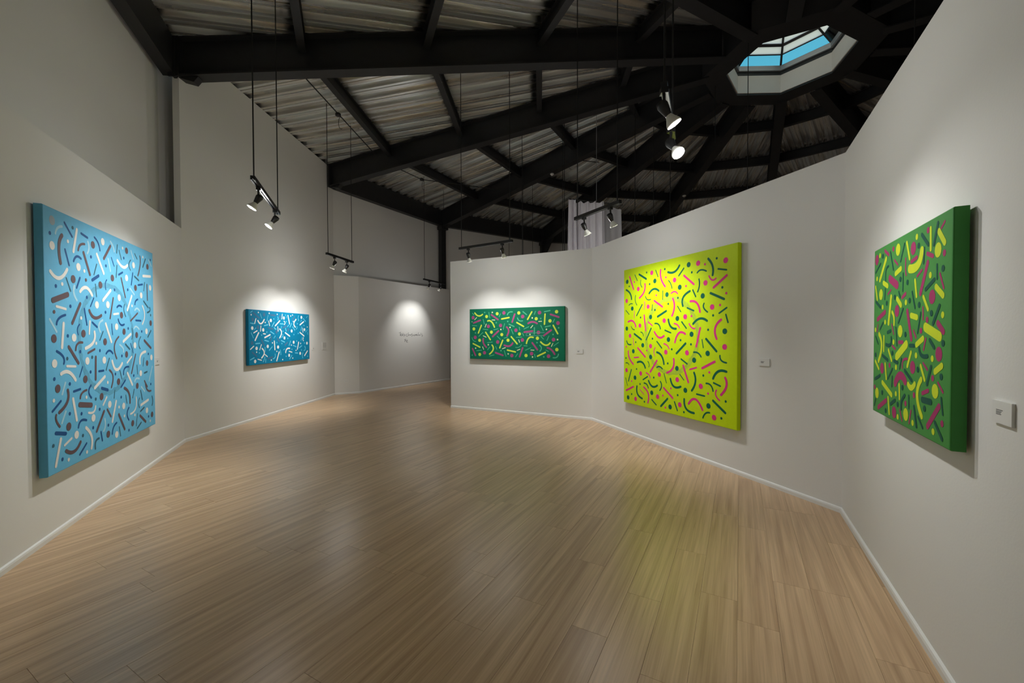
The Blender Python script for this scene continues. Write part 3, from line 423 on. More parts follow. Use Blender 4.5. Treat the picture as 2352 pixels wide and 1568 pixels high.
  'N': 'R22.8,181.9,18.7,173.2,20.3,160.3;m54.7,181.6,48.2,179.6,45.0,174.7;D68.2,183.6;L99.4,188.7,86.8,174.8;D132.9,190.5;L52.9,174.1,62.3,156.9;m164.5,190.4,165.1,181.5,158.9,168.7;D184.3,181.9;D36.9,149.8;d55.8,151.4;D102.1,158.9;D79.6,149.8;m120.1,161.1,128.4,142.7;D152.2,154.7;m182.1,161.5,182.8,144.0;X9.9,130.7,28.6,136.6;m103.0,140.0,96.3,120.3;L46.4,130.6,34.4,114.2;L60.2,125.7,68.3,119.8,80.1,122.3;D119.3,124.3;m156.2,128.0,139.3,119.3;D190.6,118.3;d10.9,122.1;D124.1,108.0;D153.0,104.6;D10.0,101.9;D50.3,105.8;D86.0,98.4;m112.5,102.9,103.5,93.9,107.7,82.0;L172.4,98.6,190.0,89.7;m48.6,98.3,41.4,97.5,38.5,92.4;L28.8,95.2,42.0,81.6;m57.0,89.3,67.6,92.2;D128.6,85.0;D178.6,73.0;m149.5,84.1,139.2,64.9;L69.2,85.1,68.3,65.7;m93.3,71.7,99.7,65.0,96.1,55.2;D51.8,67.2;D110.5,59.1;m170.8,53.8,178.3,46.3;D13.4,63.8;L26.3,61.0,25.4,52.1,14.8,45.5;X42.7,47.1,60.3,44.0;m53.4,57.9,46.5,56.3,43.6,52.3;D77.9,49.0;D152.2,50.4;L122.6,51.5,132.4,45.1,134.4,35.1;m173.2,49.7,178.3,42.7,188.1,40.8;m87.7,35.8,94.3,28.0;L81.7,35.0,68.4,19.6;D190.0,13.1;L157.9,17.5,172.2,8.1;L109.9,27.1,121.6,10.4;m10.8,44.1,10.8,39.9,15.0,34.5;D26.6,32.2;D139.6,12.8;D88.6,12.5;L22.4,14.0,33.1,10.7,42.6,16.1',
 },
}

# ------------------------------------------------------------------ plan of the hall
CX, CY = 5.001, 7.61            # centre of the fourteen-sided hall
ROT = 3.299
N14 = 14
def rdir(k):
    a = ROT - 2 * math.pi * k / N14
    return Vector((math.cos(a), math.sin(a), 0))
def rpt(k, r, z=0.0):
    d = rdir(k)
    return Vector((CX + d.x * r, CY + d.y * r, z))
def z_top(r): return 5.80 + 0.131 * (9.9 - r)      # top of the rafters = underside of the deck
RAFTER_D = 0.55
H_PART = 3.09

A = Vector((-4.757, 5.999, 0)); B = Vector((-4.584, 10.695, 0)); Cc = Vector((-4.054, 10.990, 0))
C2 = Vector((-2.134, 14.227, 0)); D = Vector((-1.300, 8.791, 0)); E = Vector((1.440, 7.455, 0)); G = Vector((2.845, 3.557, 0))
uL = Vector((-0.3958, 0.9183, 0)); L0 = A - uL * 5.2
uR = Vector((-0.4635, -0.8861, 0)); R1 = G + uR * 5.45
WALLS = {'L': (A - uL * 6.0, A), 'T': (A, B), 'F': (Cc, C2), 'D': (D, E), 'E': (E, G), 'R': (G, G + uR * 6)}
def frame(w):
    p, q = WALLS[w]
    u = (q - p).normalized()
    return p, u, Vector((u.y, -u.x, 0))
def on_wall(w, s, z, off=0.0):
    p, u, n = frame(w)
    return p + u * s + n * off + Vector((0, 0, z))
UP = Vector((0, 0, 1))

# ------------------------------------------------------------------ floor
ring = [rpt(k, 10.2) for k in range(N14)][::-1]        # counter-clockwise
floor = MB().prism(ring, -0.10, -0.014).build('floor', M_SUB)
struct(floor, 'wood-look plank floor of the gallery')

def clip(poly, a, b):
    """keep the part of poly left of the line a->b"""
    out = []
    for i, p in enumerate(poly):
        q = poly[(i + 1) % len(poly)]
        sp = (b.x - a.x) * (p.y - a.y) - (b.y - a.y) * (p.x - a.x)
        sq = (b.x - a.x) * (q.y - a.y) - (b.y - a.y) * (q.x - a.x)
        if sp >= 0: out.append(p)
        if (sp > 0) != (sq > 0) and abs(sp - sq) > 1e-12:
            out.append(p + (q - p) * (sp / (sp - sq)))
    return out

PW, PL, GAP = 0.1935, 1.26, 0.0007
wdir = Vector((math.sin(PLANK_ANG), math.cos(PLANK_ANG), 0))
vdir = Vector((math.cos(PLANK_ANG), -math.sin(PLANK_ANG), 0))
ROW0 = -0.585
KNOWN = {-1: 2.067, -2: 2.70, 2: 2.711, 5: 3.06, -3: 2.14, -5: 2.24, -9: 2.118}
SEEN = [V2(p) for p in ((-1.9, -0.6), L0.xy, A.xy, B.xy, Cc.xy, C2.xy, (-0.4, 13.6), D.xy, E.xy, G.xy, R1.xy)]
def inside(p, poly):
    c = False
    for i in range(len(poly)):
        a, b = poly[i], poly[i - 1]
        if (a.y > p.y) != (b.y > p.y) and p.x < (b.x - a.x) * (p.y - a.y) / (b.y - a.y) + a.x:
            c = not c
    return c
def px_of(p):
    if p.y < 0.3: return None
    return (1176 + F_PX * p.x / p.y, 768 + F_PX * 1.55 / p.y)
planks = []
rng = random.Random(3)
for j in range(-110, 111):
    off = KNOWN.get(j, rng.uniform(0, PL)) % PL
    v0 = ROW0 + j * PW
    for i in range(-14, 24):
        s0 = off + i * PL
        mid = vdir * (v0 + PW / 2) + wdir * (s0 + PL / 2)
        if (mid - Vector((CX, CY, 0))).length > 11.2: continue
        rect = [vdir * (v0 + a) + wdir * (s0 + b) for a, b in ((GAP / 2, GAP / 2), (PW - GAP / 2, GAP / 2), (PW - GAP / 2, PL - GAP / 2), (GAP / 2, PL - GAP / 2))]
        poly = rect
        full = True
        for q in range(N14):
            a, b = ring[q], ring[(q + 1) % N14]
            if any((b.x - a.x) * (p.y - a.y) - (b.y - a.y) * (p.x - a.x) < 0 for p in poly):
                full = False
                poly = clip(poly, a, b)
                if len(poly) < 3: break
        if len(poly) < 3: continue
        size = 0.0
        for t in (0.02, 0.25, 0.5, 0.75, 0.98):
            p = vdir * (v0 + PW / 2) + wdir * (s0 + PL * t)
            if not inside(p, SEEN): continue
            q = px_of(p)
            if q and -60 < q[0] < 2412 and q[1] < 1640: size = max(size, 1.0 / p.y ** 1.5 / max(0.4, p.y) ** 0.5)
        planks.append((size, full, mid, poly))
planks.sort(key=lambda t: -t[0])
CH = 0.0007
def plank_mesh(poly, mid):
    """a board with its top edges eased; local x runs along the board"""
    m = MB()
    n = len(poly)
    loc = [Vector(((p - mid).dot(wdir), -(p - mid).dot(vdir), 0)) for p in poly]
    if sum(loc[i].x * loc[(i + 1) % n].y - loc[(i + 1) % n].x * loc[i].y for i in range(n)) < 0: loc = loc[::-1]
    c = sum(loc, Vector((0, 0, 0))) / n
    top = [p + Vector((-math.copysign(min(CH, abs(p.x - c.x)), p.x - c.x), -math.copysign(min(CH, abs(p.y - c.y)), p.y - c.y), 0)) for p in loc]
    v = [(p.x, p.y, -0.0125) for p in loc] + [(p.x, p.y, -CH) for p in loc] + [(p.x, p.y, 0) for p in top]
    f = [tuple(range(2 * n, 3 * n)), tuple(range(n - 1, -1, -1))]
    for k in (0, 1):
        f += [(k * n + i, k * n + (i + 1) % n, (k + 1) * n + (i + 1) % n, (k + 1) * n + i) for i in range(n)]
    return v, f
plank_me = None
p_rot = math.atan2(wdir.y, wdir.x)
n_own = 0
field_v, field_f = [], []
for size, full, mid, poly in planks:
    if size > 0 and n_own < 300:
        n_own += 1
        if full and plank_me is not None:
            me = plank_me
        else:
            v, f = plank_mesh(poly, mid)
            me = bpy.data.meshes.new('plank')
            me.from_pydata([tuple(p) for p in v], [], f)
            me.update()
            me.materials.append(M_WOOD)
            if full: plank_me = me
        o = bpy.data.objects.new('plank', me)
        COL.objects.link(o)
        o.location = (mid.x, mid.y, 0)
        o.rotation_euler = (0, 0, p_rot)
        o.parent = floor
    else:
        v, f = plank_mesh(poly, mid)
        off = Vector((mid.dot(wdir), -mid.dot(vdir), 0))
        k = len(field_v)
        field_v += [tuple(Vector(p) + off) for p in v]
        field_f += [tuple(i + k for i in q) for q in f]
me = bpy.data.meshes.new('plank_field')
me.from_pydata(field_v, [], field_f)
me.update()
me.materials.append(M_WOOD)
o = bpy.data.objects.new('plank_field', me)
COL.objects.link(o)
o.rotation_euler = (0, 0, p_rot)
o.parent = floor
o['kind'] = 'stuff'

# ------------------------------------------------------------------ walls
m = MB()
for k in range(N14):
    a, b = rpt(k, 10.2), rpt(k + 1, 10.2)
    a2, b2 = rpt(k, 10.45), rpt(k + 1, 10.45)
    m.prism([a, a2, b2, b], -0.1, 5.62)
struct(m.build('wall_outer', M_WALL), 'tall white outer wall under the edge beams')

def offset_line(pts, d):
    """mitred copy of an open polyline, d to the left of travel"""
    out = []
    for i, p in enumerate(pts):
        ns = []
        if i > 0:
            u = (p - pts[i - 1]).normalized(); ns.append(Vector((-u.y, u.x, 0)))
        if i < len(pts) - 1:
            u = (pts[i + 1] - p).normalized(); ns.append(Vector((-u.y, u.x, 0)))
        if len(ns) == 1: out.append(p + ns[0] * d)
        else:
            h = (ns[0] + ns[1]).normalized()
            out.append(p + h * (d / h.dot(ns[0])))
    return out

def base_profile():
    return [(0.0, 0.0), (0.016, 0.0), (0.016, 0.030), (0.012, 0.042), (0.0, 0.048)]

def partition(names, labels, pts, height, thick):
    back = offset_line(pts, thick)
    frt = offset_line(pts, -0.016)
    for i, (nm, lb) in enumerate(zip(names, labels)):
        h = height[i]
        h = h if isinstance(h, tuple) else (h, h)
        quad = [pts[i], pts[i + 1], back[i + 1], back[i]]
        o = MB().prism(quad, 0.0, [h[0], h[1], h[1], h[0]]).build('wall_' + nm, M_WALL)
        struct(o, lb)
        # baseboard: mitred strip with an eased top edge
        mm = MB()
        v = []
        for P, Q in ((pts[i], frt[i]), (pts[i + 1], frt[i + 1])):
            for fr, z in ((0, 0.0), (1, 0.0), (1, 0.030), (0.75, 0.042), (0, 0.048)):
                v.append(P.lerp(Q, fr) + UP * z)
        f = [(0, 1, 2, 3, 4), (9, 8, 7, 6, 5)] + [(k, 5 + k, 5 + (k + 1) % 5, (k + 1) % 5) for k in range(5)]
        mm.add(v, f)
        struct(mm.build('baseboard_' + nm, M_TRIM), 'white baseboard along the ' + lb)

def s_bay(p):
    """underside of the deck over a point of bay 0"""
    am = ROT - 2 * math.pi * 0.5 / N14
    s = (p - Vector((CX, CY, 0))).dot(Vector((math.cos(am), math.sin(am), 0)))
    return z_top(s / math.cos(math.pi / N14))
partition(['left'], ['low white partition on the left'], [L0, A], [H_PART], 0.12)
partition(['left_tall'], ['tall white wall up to the metal deck'], [A, B], [(s_bay(A) + 0.0, s_bay(B) + 0.0)], 0.10)
partition(['far_corner', 'far'], ['narrow white corner panel', 'far white partition with handwriting'], [B + (Cc - B) * 0.002, Cc, C2], [H_PART, H_PART], 0.12)
partition(['middle', 'right_far', 'right'], ['white partition in the middle', 'white partition behind the yellow painting', 'near white partition on the right'], [D, E, G, R1], [H_PART] * 3, 0.12)

# ------------------------------------------------------------------ roof: rafters, purlins, edge beams, ring, deck
ceiling = empty('ceiling', (CX, CY, 6.0))
struct(ceiling, 'metal deck roof on black steel rafters')
def ibeam_profile(d, w, t, tw):
    return [(-w / 2, 0), (w / 2, 0), (w / 2, t), (tw / 2, t), (tw / 2, d - t), (w / 2, d - t), (w / 2, d), (-w / 2, d), (-w / 2, d - t), (-tw / 2, d - t), (-tw / 2, t), (-w / 2, t)]
R_IN = 1.30
for k in range(N14):
    d = rdir(k)
    side = Vector((-d.y, d.x, 0))
    r0, r1 = 9.93, R_IN
    m = MB()
    m.sweep(ibeam_profile(RAFTER_D, 0.20, 0.022, 0.016), rpt(k, r0, z_top(r0) - RAFTER_D), rpt(k, r1, z_top(r1) - RAFTER_D), side, UP)
    # end plate and bearing seat
    zt = z_top(r0)
    m.box(rpt(k, r0, zt - RAFTER_D), d, side, UP, -0.02, 0.02, -0.11, 0.11, -0.02, RAFTER_D)
    m.add([rpt(k, 9.93, zt - RAFTER_D) + side * s for s in (-0.06, 0.06)] + [rpt(k, 9.64, zt - RAFTER_D + 0.03) + side * s for s in (-0.06, 0.06)] + [rpt(k, 9.70, zt - RAFTER_D - 0.05) + side * s for s in (-0.06, 0.06)],
          [(0, 1, 3, 2), (2, 3, 5, 4), (0, 4, 5, 1), (0, 2, 4), (1, 5, 3)])
    if k == 0:
        m.abox(A.x - 0.125, A.x + 0.03, A.y - 0.045, A.y - 0.02, zt - RAFTER_D - 0.005, zt + 0.01)
        m.abox(A.x + 0.014, A.x + 0.03, A.y - 0.03, A.y + 0.16, zt - RAFTER_D - 0.005, zt + 0.01)
    m.build('rafter', M_STEEL, ceiling, rpt(k, 5.5, 6.0))
PURLIN_R = (8.25, 6.42, 4.60, 2.88)
hw = math.pi / N14
for k in range(N14):
    for r in PURLIN_R:
        a, b = rpt(k, r, z_top(r)), rpt(k + 1, r, z_top(r))
        u = (b - a).normalized()
        side = Vector((-u.y, u.x, 0))
        a = a + u * 0.012; b = b - u * 0.012
        m = MB().sweep([(-0.055, -0.225), (0.055, -0.225), (0.055, -0.205), (0.012, -0.205), (0.012, -0.015), (0.055, -0.015), (0.055, 0.0), (-0.055, 0.0), (-0.055, -0.015), (-0.012, -0.015), (-0.012, -0.205), (-0.055, -0.205)], a, b, side, UP)
        m.build('purlin', M_STEEL, ceiling, (a + b) / 2)
    if k != 0:
        a, b = rpt(k, 9.965), rpt(k + 1, 9.965)
        a2, b2 = rpt(k, 10.13), rpt(k + 1, 10.13)
        zt = z_top(10.05)
        m = MB().prism([a, a2, b2, b], 5.284, zt + 0.02)
        m.build('edge_beam', M_STEEL, ceiling, (a + b) / 2 + UP * 5.5)
# ring beam round the skylight
m = MB()
S0 = 2.89                                    # direction of the first skylight corner
def spt(i, r, z):
    a = S0 - 2 * math.pi * i / 7
    return Vector((CX + r * math.cos(a), CY + r * math.sin(a), z))
for i in range(7):
    m.prism([spt(i, 1.00, 0), spt(i, 1.42, 0), spt(i + 1, 1.42, 0), spt(i + 1, 1.00, 0)], 6.395, 6.98)
m.build('ring_beam', M_STEEL, ceiling, (CX, CY, 6.7))
# corrugated deck, sheet by sheet
PIT = 0.305
prof = [(0.0, 0.0), (0.048, 0.0), (0.052, 0.030), (0.068, 0.030), (0.072, 0.0), (0.125, 0.0), (0.130, 0.085), (0.186, 0.085), (0.192, 0.045), (0.236, 0.045), (0.242, 0.085), (0.298, 0.085), (0.303, 0.0)]
TAN = math.tan(hw)
S_IN, S_OUT = 1.30, 9.98
for k in range(N14):
    am = ROT - 2 * math.pi * (k + 0.5) / N14
    dm = Vector((math.cos(am), math.sin(am), 0)); tm = Vector((-dm.y, dm.x, 0))
    half = S_OUT * TAN
    n_rib = int(math.ceil(half / PIT))
    ribs = list(range(-n_rib, n_rib + 1))
    for s_i in range(0, len(ribs), 3):
        cols = []
        for rb in ribs[s_i:s_i + 3]:
            cols += [(rb * PIT + t, h) for t, h in prof]
        cols.append((ribs[min(s_i + 2, len(ribs) - 1)] * PIT + PIT, 0.0))
        v, f = [], []
        cols2 = []
        for t, h in cols:
            if abs(t) <= half - 0.01: cols2.append((t, h))
        if len(cols2) < 2: continue
        for t, h in cols2:
            s0 = max(S_IN, abs(t) / TAN)
            for s in (s0, S_OUT):
                v.append((s, t, z_top(s / math.cos(hw)) + h + 0.001 - 6.2))
        for i in range(len(cols2) - 1):
            f.append((2 * i, 2 * i + 2, 2 * i + 3, 2 * i + 1))
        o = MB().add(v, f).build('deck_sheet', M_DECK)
        o.location = (CX, CY, 6.2)
        o.rotation_euler = (0, 0, am)
        put(o, ceiling)
m = MB()
for k in range(N14):
    m.add([rpt(k, 1.2, z_top(1.2) + 0.11), rpt(k + 1, 1.2, z_top(1.2) + 0.11), rpt(k + 1, 10.6, z_top(10.6) + 0.11), rpt(k, 10.6, z_top(10.6) + 0.11)], [(0, 1, 2, 3)])
m.build('light_seal', M_SEAL, ceiling, (CX, CY, 6.4))  # unseen cover added over the deck to keep sky light out

# skylight
sky = empty('window_1', (CX, CY, 6.44))
struct(sky, 'seven-sided skylight with a glazed pyramid')
for i in range(7):
    a, b = spt(i, 0.98, 0), spt(i + 1, 0.98, 0)
    a2, b2 = spt(i, 1.0, 0), spt(i + 1, 1.0, 0)
    MB().prism([a, a2, b2, b], 6.43, 6.775).build('curb_panel', M_CURB, sky, (a + b) / 2 + UP * 6.6)
    a, b = spt(i, 0.955, 0), spt(i + 1, 0.955, 0)
    a2, b2 = spt(i, 1.06, 0), spt(i + 1, 1.06, 0)
    MB().prism([a, a2, b2, b], 6.86, 6.955).build('frame_rail', M_ALU, sky, (a + b) / 2 + UP * 6.9)
APEX = Vector((CX, CY, 7.75))
def pyr(i, t, r=0.99): return spt(i, r, 6.955).lerp(APEX, t)
bands = ((0.0, 0.165, M_GLASS), (0.18, 0.285, M_CREAM), (0.325, 0.97, M_CREAM))
for i in range(7):
    a = pyr(i, 0.0); b = pyr(i, 0.985)
    u = (b - a).normalized()
    s = Vector((-(a - APEX).y, (a - APEX).x, 0)).normalized()
    n = s.cross(u)
    MB().sweep([(-0.018, -0.02), (0.018, -0.02), (0.018, 0.02), (-0.018, 0.02)], a, b, s, n).build('mullion', M_STEEL, sky, (a + b) / 2)
    for t0, t1, mt in bands:
        q = [pyr(i, t0), pyr(i + 1, t0), pyr(i + 1, t1), pyr(i, t1)]
        nn = (q[1] - q[0]).cross(q[2] - q[0]).normalized()
        MB().add(q + [p + nn * 0.006 for p in q], [(0, 1, 2, 3), (7, 6, 5, 4), (0, 4, 5, 1), (1, 5, 6, 2), (2, 6, 7, 3), (3, 7, 4, 0)]).build('pane', mt, sky, sum(q, Vector((0, 0, 0))) / 4)
    for t, th in ((0.172, 0.010), (0.305, 0.024)):
        a, b = pyr(i, t), pyr(i + 1, t)
        w = (b - a).normalized()
        nn = (pyr(i, 0) - pyr(i, 1)).cross(w).normalized()
        sl = nn.cross(w)
        MB().sweep([(-th, -0.015), (th, -0.015), (th, 0.015), (-th, 0.015)], a, b, sl, nn).build('transom', M_STEEL, sky, (a + b) / 2)

# steel columns on the outer wall
for k, lb in ((2, 'black steel column rising behind the far partition with handwriting'), (3, 'black steel column with a gusset behind the middle partition')):
    d = rdir(k); side = Vector((-d.y, d.x, 0))
    root = empty('steel_column', rpt(k, 10.0, 0))
    MB().box(rpt(k, 10.02, 0), d, side, UP, -0.09, 0.09, -0.09, 0.09, 0.0, 5.27).build('shaft', M_STEEL, root, rpt(k, 10.0, 0))
    m = MB().box(rpt(k, 10.0, 5.1), d, side, UP, -0.14, 0.11, -0.14, 0.14, 0.05, 0.17)
    if k == 3:
        m.add([rpt(k, 9.93, 4.62) - side * 0.03, rpt(k, 9.93, 5.25) - side * 0.03, rpt(k, 9.1, 5.28) - side * 0.03, rpt(k, 9.93, 4.62) + side * 0.03, rpt(k, 9.93, 5.25) + side * 0.03, rpt(k, 9.1, 5.28) + side * 0.03],
              [(0, 1, 2), (5, 4, 3), (0, 3, 4, 1), (1, 4, 5, 2), (2, 5, 3, 0)])
    m.build('cap_plate', M_STEEL, root, rpt(k, 10.0, 5.2))
    tag(root, lb, 'column')

# ------------------------------------------------------------------ paintings
STROKE_R = {'D': 0.033, 'd': 0.015, 'S': 0.036, 'L': 0.0145, 'm': 0.0100, 'l': 0.0068, 'R': 0.017, 'X': 0.022}
def disc(m, to, x, y, r, lift, seg=14):
    pts = [to(x + r * math.cos(2 * math.pi * i / seg), y + r * math.sin(2 * math.pi * i / seg), lift) for i in range(seg)]
    m.add(pts, [tuple(range(seg))])
def ribbon(m, to, pts, r, lift):
    """a brush stroke with round ends, flat on the canvas"""
    if len(pts) == 2: line = [pts[0].lerp(pts[1], t) for t in (0, 1)]
    else:
        c = pts[1] * 2 - (pts[0] + pts[2]) * 0.5
        line = [pts[0] * (1 - t) ** 2 + c * (2 * t * (1 - t)) + pts[2] * t * t for t in [i / 10 for i in range(11)]]
    n = len(line)
    Ls, Rs = [], []
    for i, p in enumerate(line):
        u = line[min(i + 1, n - 1)] - line[max(i - 1, 0)]
        if u.length < 1e-6: u = Vector((1, 0))
        u.normalize()
        q = Vector((-u.y, u.x))
        Ls.append(p + q * r); Rs.append(p - q * r)
    def cap(p, u):
        q = Vector((-u.y, u.x))
        return [p + q * (r * math.cos(a)) + u * (r * math.sin(a)) for a in [math.pi * i / 6 for i in range(1, 6)]]
    u1 = (line[-1] - line[-2]); u1 = u1.normalized() if u1.length > 1e-6 else Vector((1, 0))
    u0 = (line[0] - line[1]); u0 = u0.normalized() if u0.length > 1e-6 else Vector((-1, 0))
    c1, c0 = cap(line[-1], u1), cap(line[0], u0)
    v = [to(p.x, p.y, lift) for p in Ls + Rs + c1 + c0]
    f = [(i, n + i, n + i + 1, i + 1) for i in range(n - 1)]
    k = 2 * n
    f.append((n - 1, 2 * n - 1) + tuple(range(k + len(c1) - 1, k - 1, -1)))
    k += len(c1)
    f.append((n, 0) + tuple(range(k + len(c0) - 1, k - 1, -1)))
    m.add(v, f)

def paint(name, col, am=0.06, rough=0.6):
    return mat(name, col, rough, spec=0.22, noise=(25, am))

def painting(key, wall, s0, z0, w, h, label, base, colours, ring_=None):
    T0, T1 = 0.015, 0.065
    p, u, n = frame(wall)
    org = on_wall(wall, s0, z0, 0)
    root = empty('canvas_painting', on_wall(wall, s0 + w / 2, z0, 0.04))
    def to(x, y, lift): return org + u * x + UP * y + n * (T1 + lift)
    # canvas body with rounded edges
    r = 0.006
    m = MB()
    lay = [(0.0, T0), (0.0, T1 - r), (r * 0.3, T1 - r * 0.3), (r, T1)]
    v = []
    for ins, dep in lay:
        for x, y in ((ins, ins), (w - ins, ins), (w - ins, h - ins), (ins, h - ins)):
            v.append(org + u * x + UP * y + n * dep)
    f = [(3, 2, 1, 0), (12, 13, 14, 15)]
    for k in range(3):
        f += [(4 * k + i, 4 * k + (i + 1) % 4, 4 * k + 4 + (i + 1) % 4, 4 * k + 4 + i) for i in range(4)]
    m.add(v, f).build('canvas', base, root, org)
    for x in (0.04, w - 0.08):
        MB().box(org, u, UP, n, x, x + 0.04, 0.04, h - 0.04, 0.002, T0).build('stretcher_bar', M_CARD, root, org)
    lift = 0.0006
    if ring_:
        cx, cy, rr, wd, rm = ring_
        m = MB()
        seg = 90
        rg = random.Random(5)
        pts = []
        for i in range(seg + 1):
            a = 2 * math.pi * i / seg
            pts.append((a, rr - wd / 2 + rg.uniform(-1, 1) * wd * 0.22, rr + wd / 2 + rg.uniform(-1, 1) * wd * 0.15))
        pts[-1] = (2 * math.pi,) + pts[0][1:]
        v = []
        for a, r0, r1 in pts:
            v += [to(cx + r0 * math.cos(a), cy + r0 * math.sin(a), lift), to(cx + r1 * math.cos(a), cy + r1 * math.sin(a), lift)]
        m.add(v, [(2 * i, 2 * i + 1, 2 * i + 3, 2 * i + 2) for i in range(seg)])
        m.build('painted_ring', rm, root, org)
    for c, txt in PAINT[key].items():
        pname, pm = colours[c]
        for st in txt.split(';'):
            lift += 0.000004
            t = st[0]
            xy = [float(q) / 100 for q in st[1:].split(',')]
            pts = [Vector((xy[i], xy[i + 1])) for i in range(0, len(xy), 2)]
            mm = MB()
            if t in 'DdS':
                disc(mm, to, pts[0].x, pts[0].y, STROKE_R[t], lift)
                mm.build(pname + '_paint_dot', pm, root, to(pts[0].x, pts[0].y, 0), True)
            else:
                ribbon(mm, to, pts, STROKE_R[t], lift)
                mm.build(pname + '_paint_stroke', pm, root, to(pts[0].x, pts[0].y, 0), True)
    tag(root, label, 'painting')
    return root

painting('LB', 'L', 2.735, 0.51, 2.0, 2.0, 'large square light blue painting with white, brown and navy confetti strokes on the left wall',
         paint('light_blue_canvas', (0.125, 0.44, 0.68, 1)),
         {'K': ('pale_grey', paint('pale_grey_paint', (0.30, 0.38, 0.44, 1))), 'C': ('pale_blue', paint('pale_blue_paint', (0.36, 0.60, 0.72, 1))),
          'B': ('navy', paint('navy_paint', (0.010, 0.075, 0.23, 1))), 'T': ('slate', paint('slate_paint', (0.035, 0.11, 0.16, 1))),
          'W': ('white', paint('white_paint', (0.72, 0.70, 0.66, 1))), 'N': ('brown', paint('brown_paint', (0.115, 0.075, 0.085, 1)))},
         (0.94, 1.01, 0.50, 0.045, paint('blue_ring_paint', (0.095, 0.33, 0.49, 1), 0.25)))
painting('DB', 'T', 1.32, 1.012, 2.04, 1.0, 'wide deep blue painting with white and pale blue confetti strokes',
         paint('deep_blue_canvas', (0.0, 0.195, 0.365, 1)),
         {'K': ('muted_grey', paint('muted_grey_paint', (0.055, 0.155, 0.28, 1))), 'C': ('sky_blue', paint('sky_blue_paint', (0.12, 0.50, 0.70, 1))),
          'W': ('white', paint('white_paint', (0.76, 0.76, 0.74, 1)))})
painting('G', 'D', 0.513, 1.056, 2.04, 1.012, 'wide dark green painting with lime and blurred pink strokes on the middle partition',
         paint('emerald_canvas', (0.0, 0.135, 0.068, 1)),
         {'Y': ('lime', paint('lime_paint', (0.52, 0.66, 0.06, 1))), 'C': ('mint', paint('mint_paint', (0.07, 0.40, 0.22, 1))),
          'P': ('pink', paint('blurred_pink_paint', (0.32, 0.055, 0.17, 1), 0.3)), 'W': ('cream', paint('cream_paint', (0.62, 0.72, 0.42, 1))), 'F': ('haze', paint('haze_paint', (0.07, 0.26, 0.20, 1)))})
painting('Y', 'E', 1.055, 0.497, 2.075, 2.04, 'large square lime yellow painting with pink and dark green confetti strokes',
         paint('lime_yellow_canvas', (0.52, 0.70, 0.0, 1)),
         {'G': ('green', paint('pine_green_paint', (0.0, 0.105, 0.060, 1))), 'P': ('pink', paint('hot_pink_paint', (0.66, 0.030, 0.22, 1)))},
         (1.02, 1.03, 0.49, 0.055, paint('olive_ring_paint', (0.38, 0.52, 0.03, 1), 0.3)))
painting('DG', 'R', 1.10, 1.065, 1.03, 1.0, 'small square grass green painting with yellow and magenta strokes on the near right wall',
         paint('grass_green_canvas', (0.05, 0.24, 0.05, 1)),
         {'P': ('magenta', paint('magenta_paint', (0.33, 0.022, 0.115, 1))), 'Y': ('yellow', paint('yellow_paint', (0.52, 0.62, 0.02, 1))), 'T': ('teal', paint('teal_paint', (0.0, 0.070, 0.050, 1)))})

# ------------------------------------------------------------------ wall labels
def card(wall, s0, s1, z0, z1, label, lines, name='wall_label', cat='label'):
    root = MB().box(on_wall(wall, 0, 0), frame(wall)[1], UP, frame(wall)[2], s0, s1, z0, z1, 0.0005, 0.010).build(name, M_CARD, None, on_wall(wall, (s0 + s1) / 2, (z0 + z1) / 2))
    w, h = s1 - s0, z1 - z0
    for x0, x1, y in lines:
        MB().box(on_wall(wall, 0, 0), frame(wall)[1], UP, frame(wall)[2], s0 + w * x0, s0 + w * x1, z0 + h * y, z0 + h * y + 0.0028, 0.010, 0.0104).build('text_line', M_INK, root, on_wall(wall, s0, z0))
    return tag(root, label, cat, 'caption cards beside the paintings' if name == 'wall_label' else None)
cap = [(0.22, 0.56, 0.58), (0.22, 0.50, 0.51), (0.22, 0.46, 0.45), (0.22, 0.48, 0.39)]
card('L', 4.955, 5.085, 1.192, 1.275, 'small white caption card right of the light blue painting', cap)
card('T', 3.588, 3.712, 1.200, 1.278, 'small white caption card right of the deep blue painting', cap)
card('D', 2.750, 2.881, 1.196, 1.279, 'small white caption card right of the dark green painting', cap)
card('E', 3.340, 3.462, 1.218, 1.296, 'small white caption card right of the lime yellow painting', cap)
card('R', 2.296, 2.416, 1.225, 1.306, 'small white caption card right of the grass green painting', cap)
card('T', 4.055, 4.275, 1.185, 1.375, 'larger white text panel near the far corner of the tall wall',
     [(0.14, 0.88, 0.90 - 0.075 * i) for i in range(9)] + [(0.1, 0.92, 0.12)], 'text_panel', 'text panel')
# wall outlet on the narrow corner panel
u = (Cc - B).normalized(); n = Vector((u.y, -u.x, 0))
o = MB().box(B, u, UP, n, 0.225, 0.335, 0.305, 0.375, 0.0006, 0.008).build('wall_outlet', M_PLASTIC, None, B + u * 0.28 + UP * 0.34)
MB().box(B, u, UP, n, 0.245, 0.315, 0.325, 0.355, 0.008, 0.010).build('socket_insert', M_CARD, o, B + u * 0.28 + UP * 0.34)
tag(o, 'small white outlet low on the narrow corner panel', 'outlet')

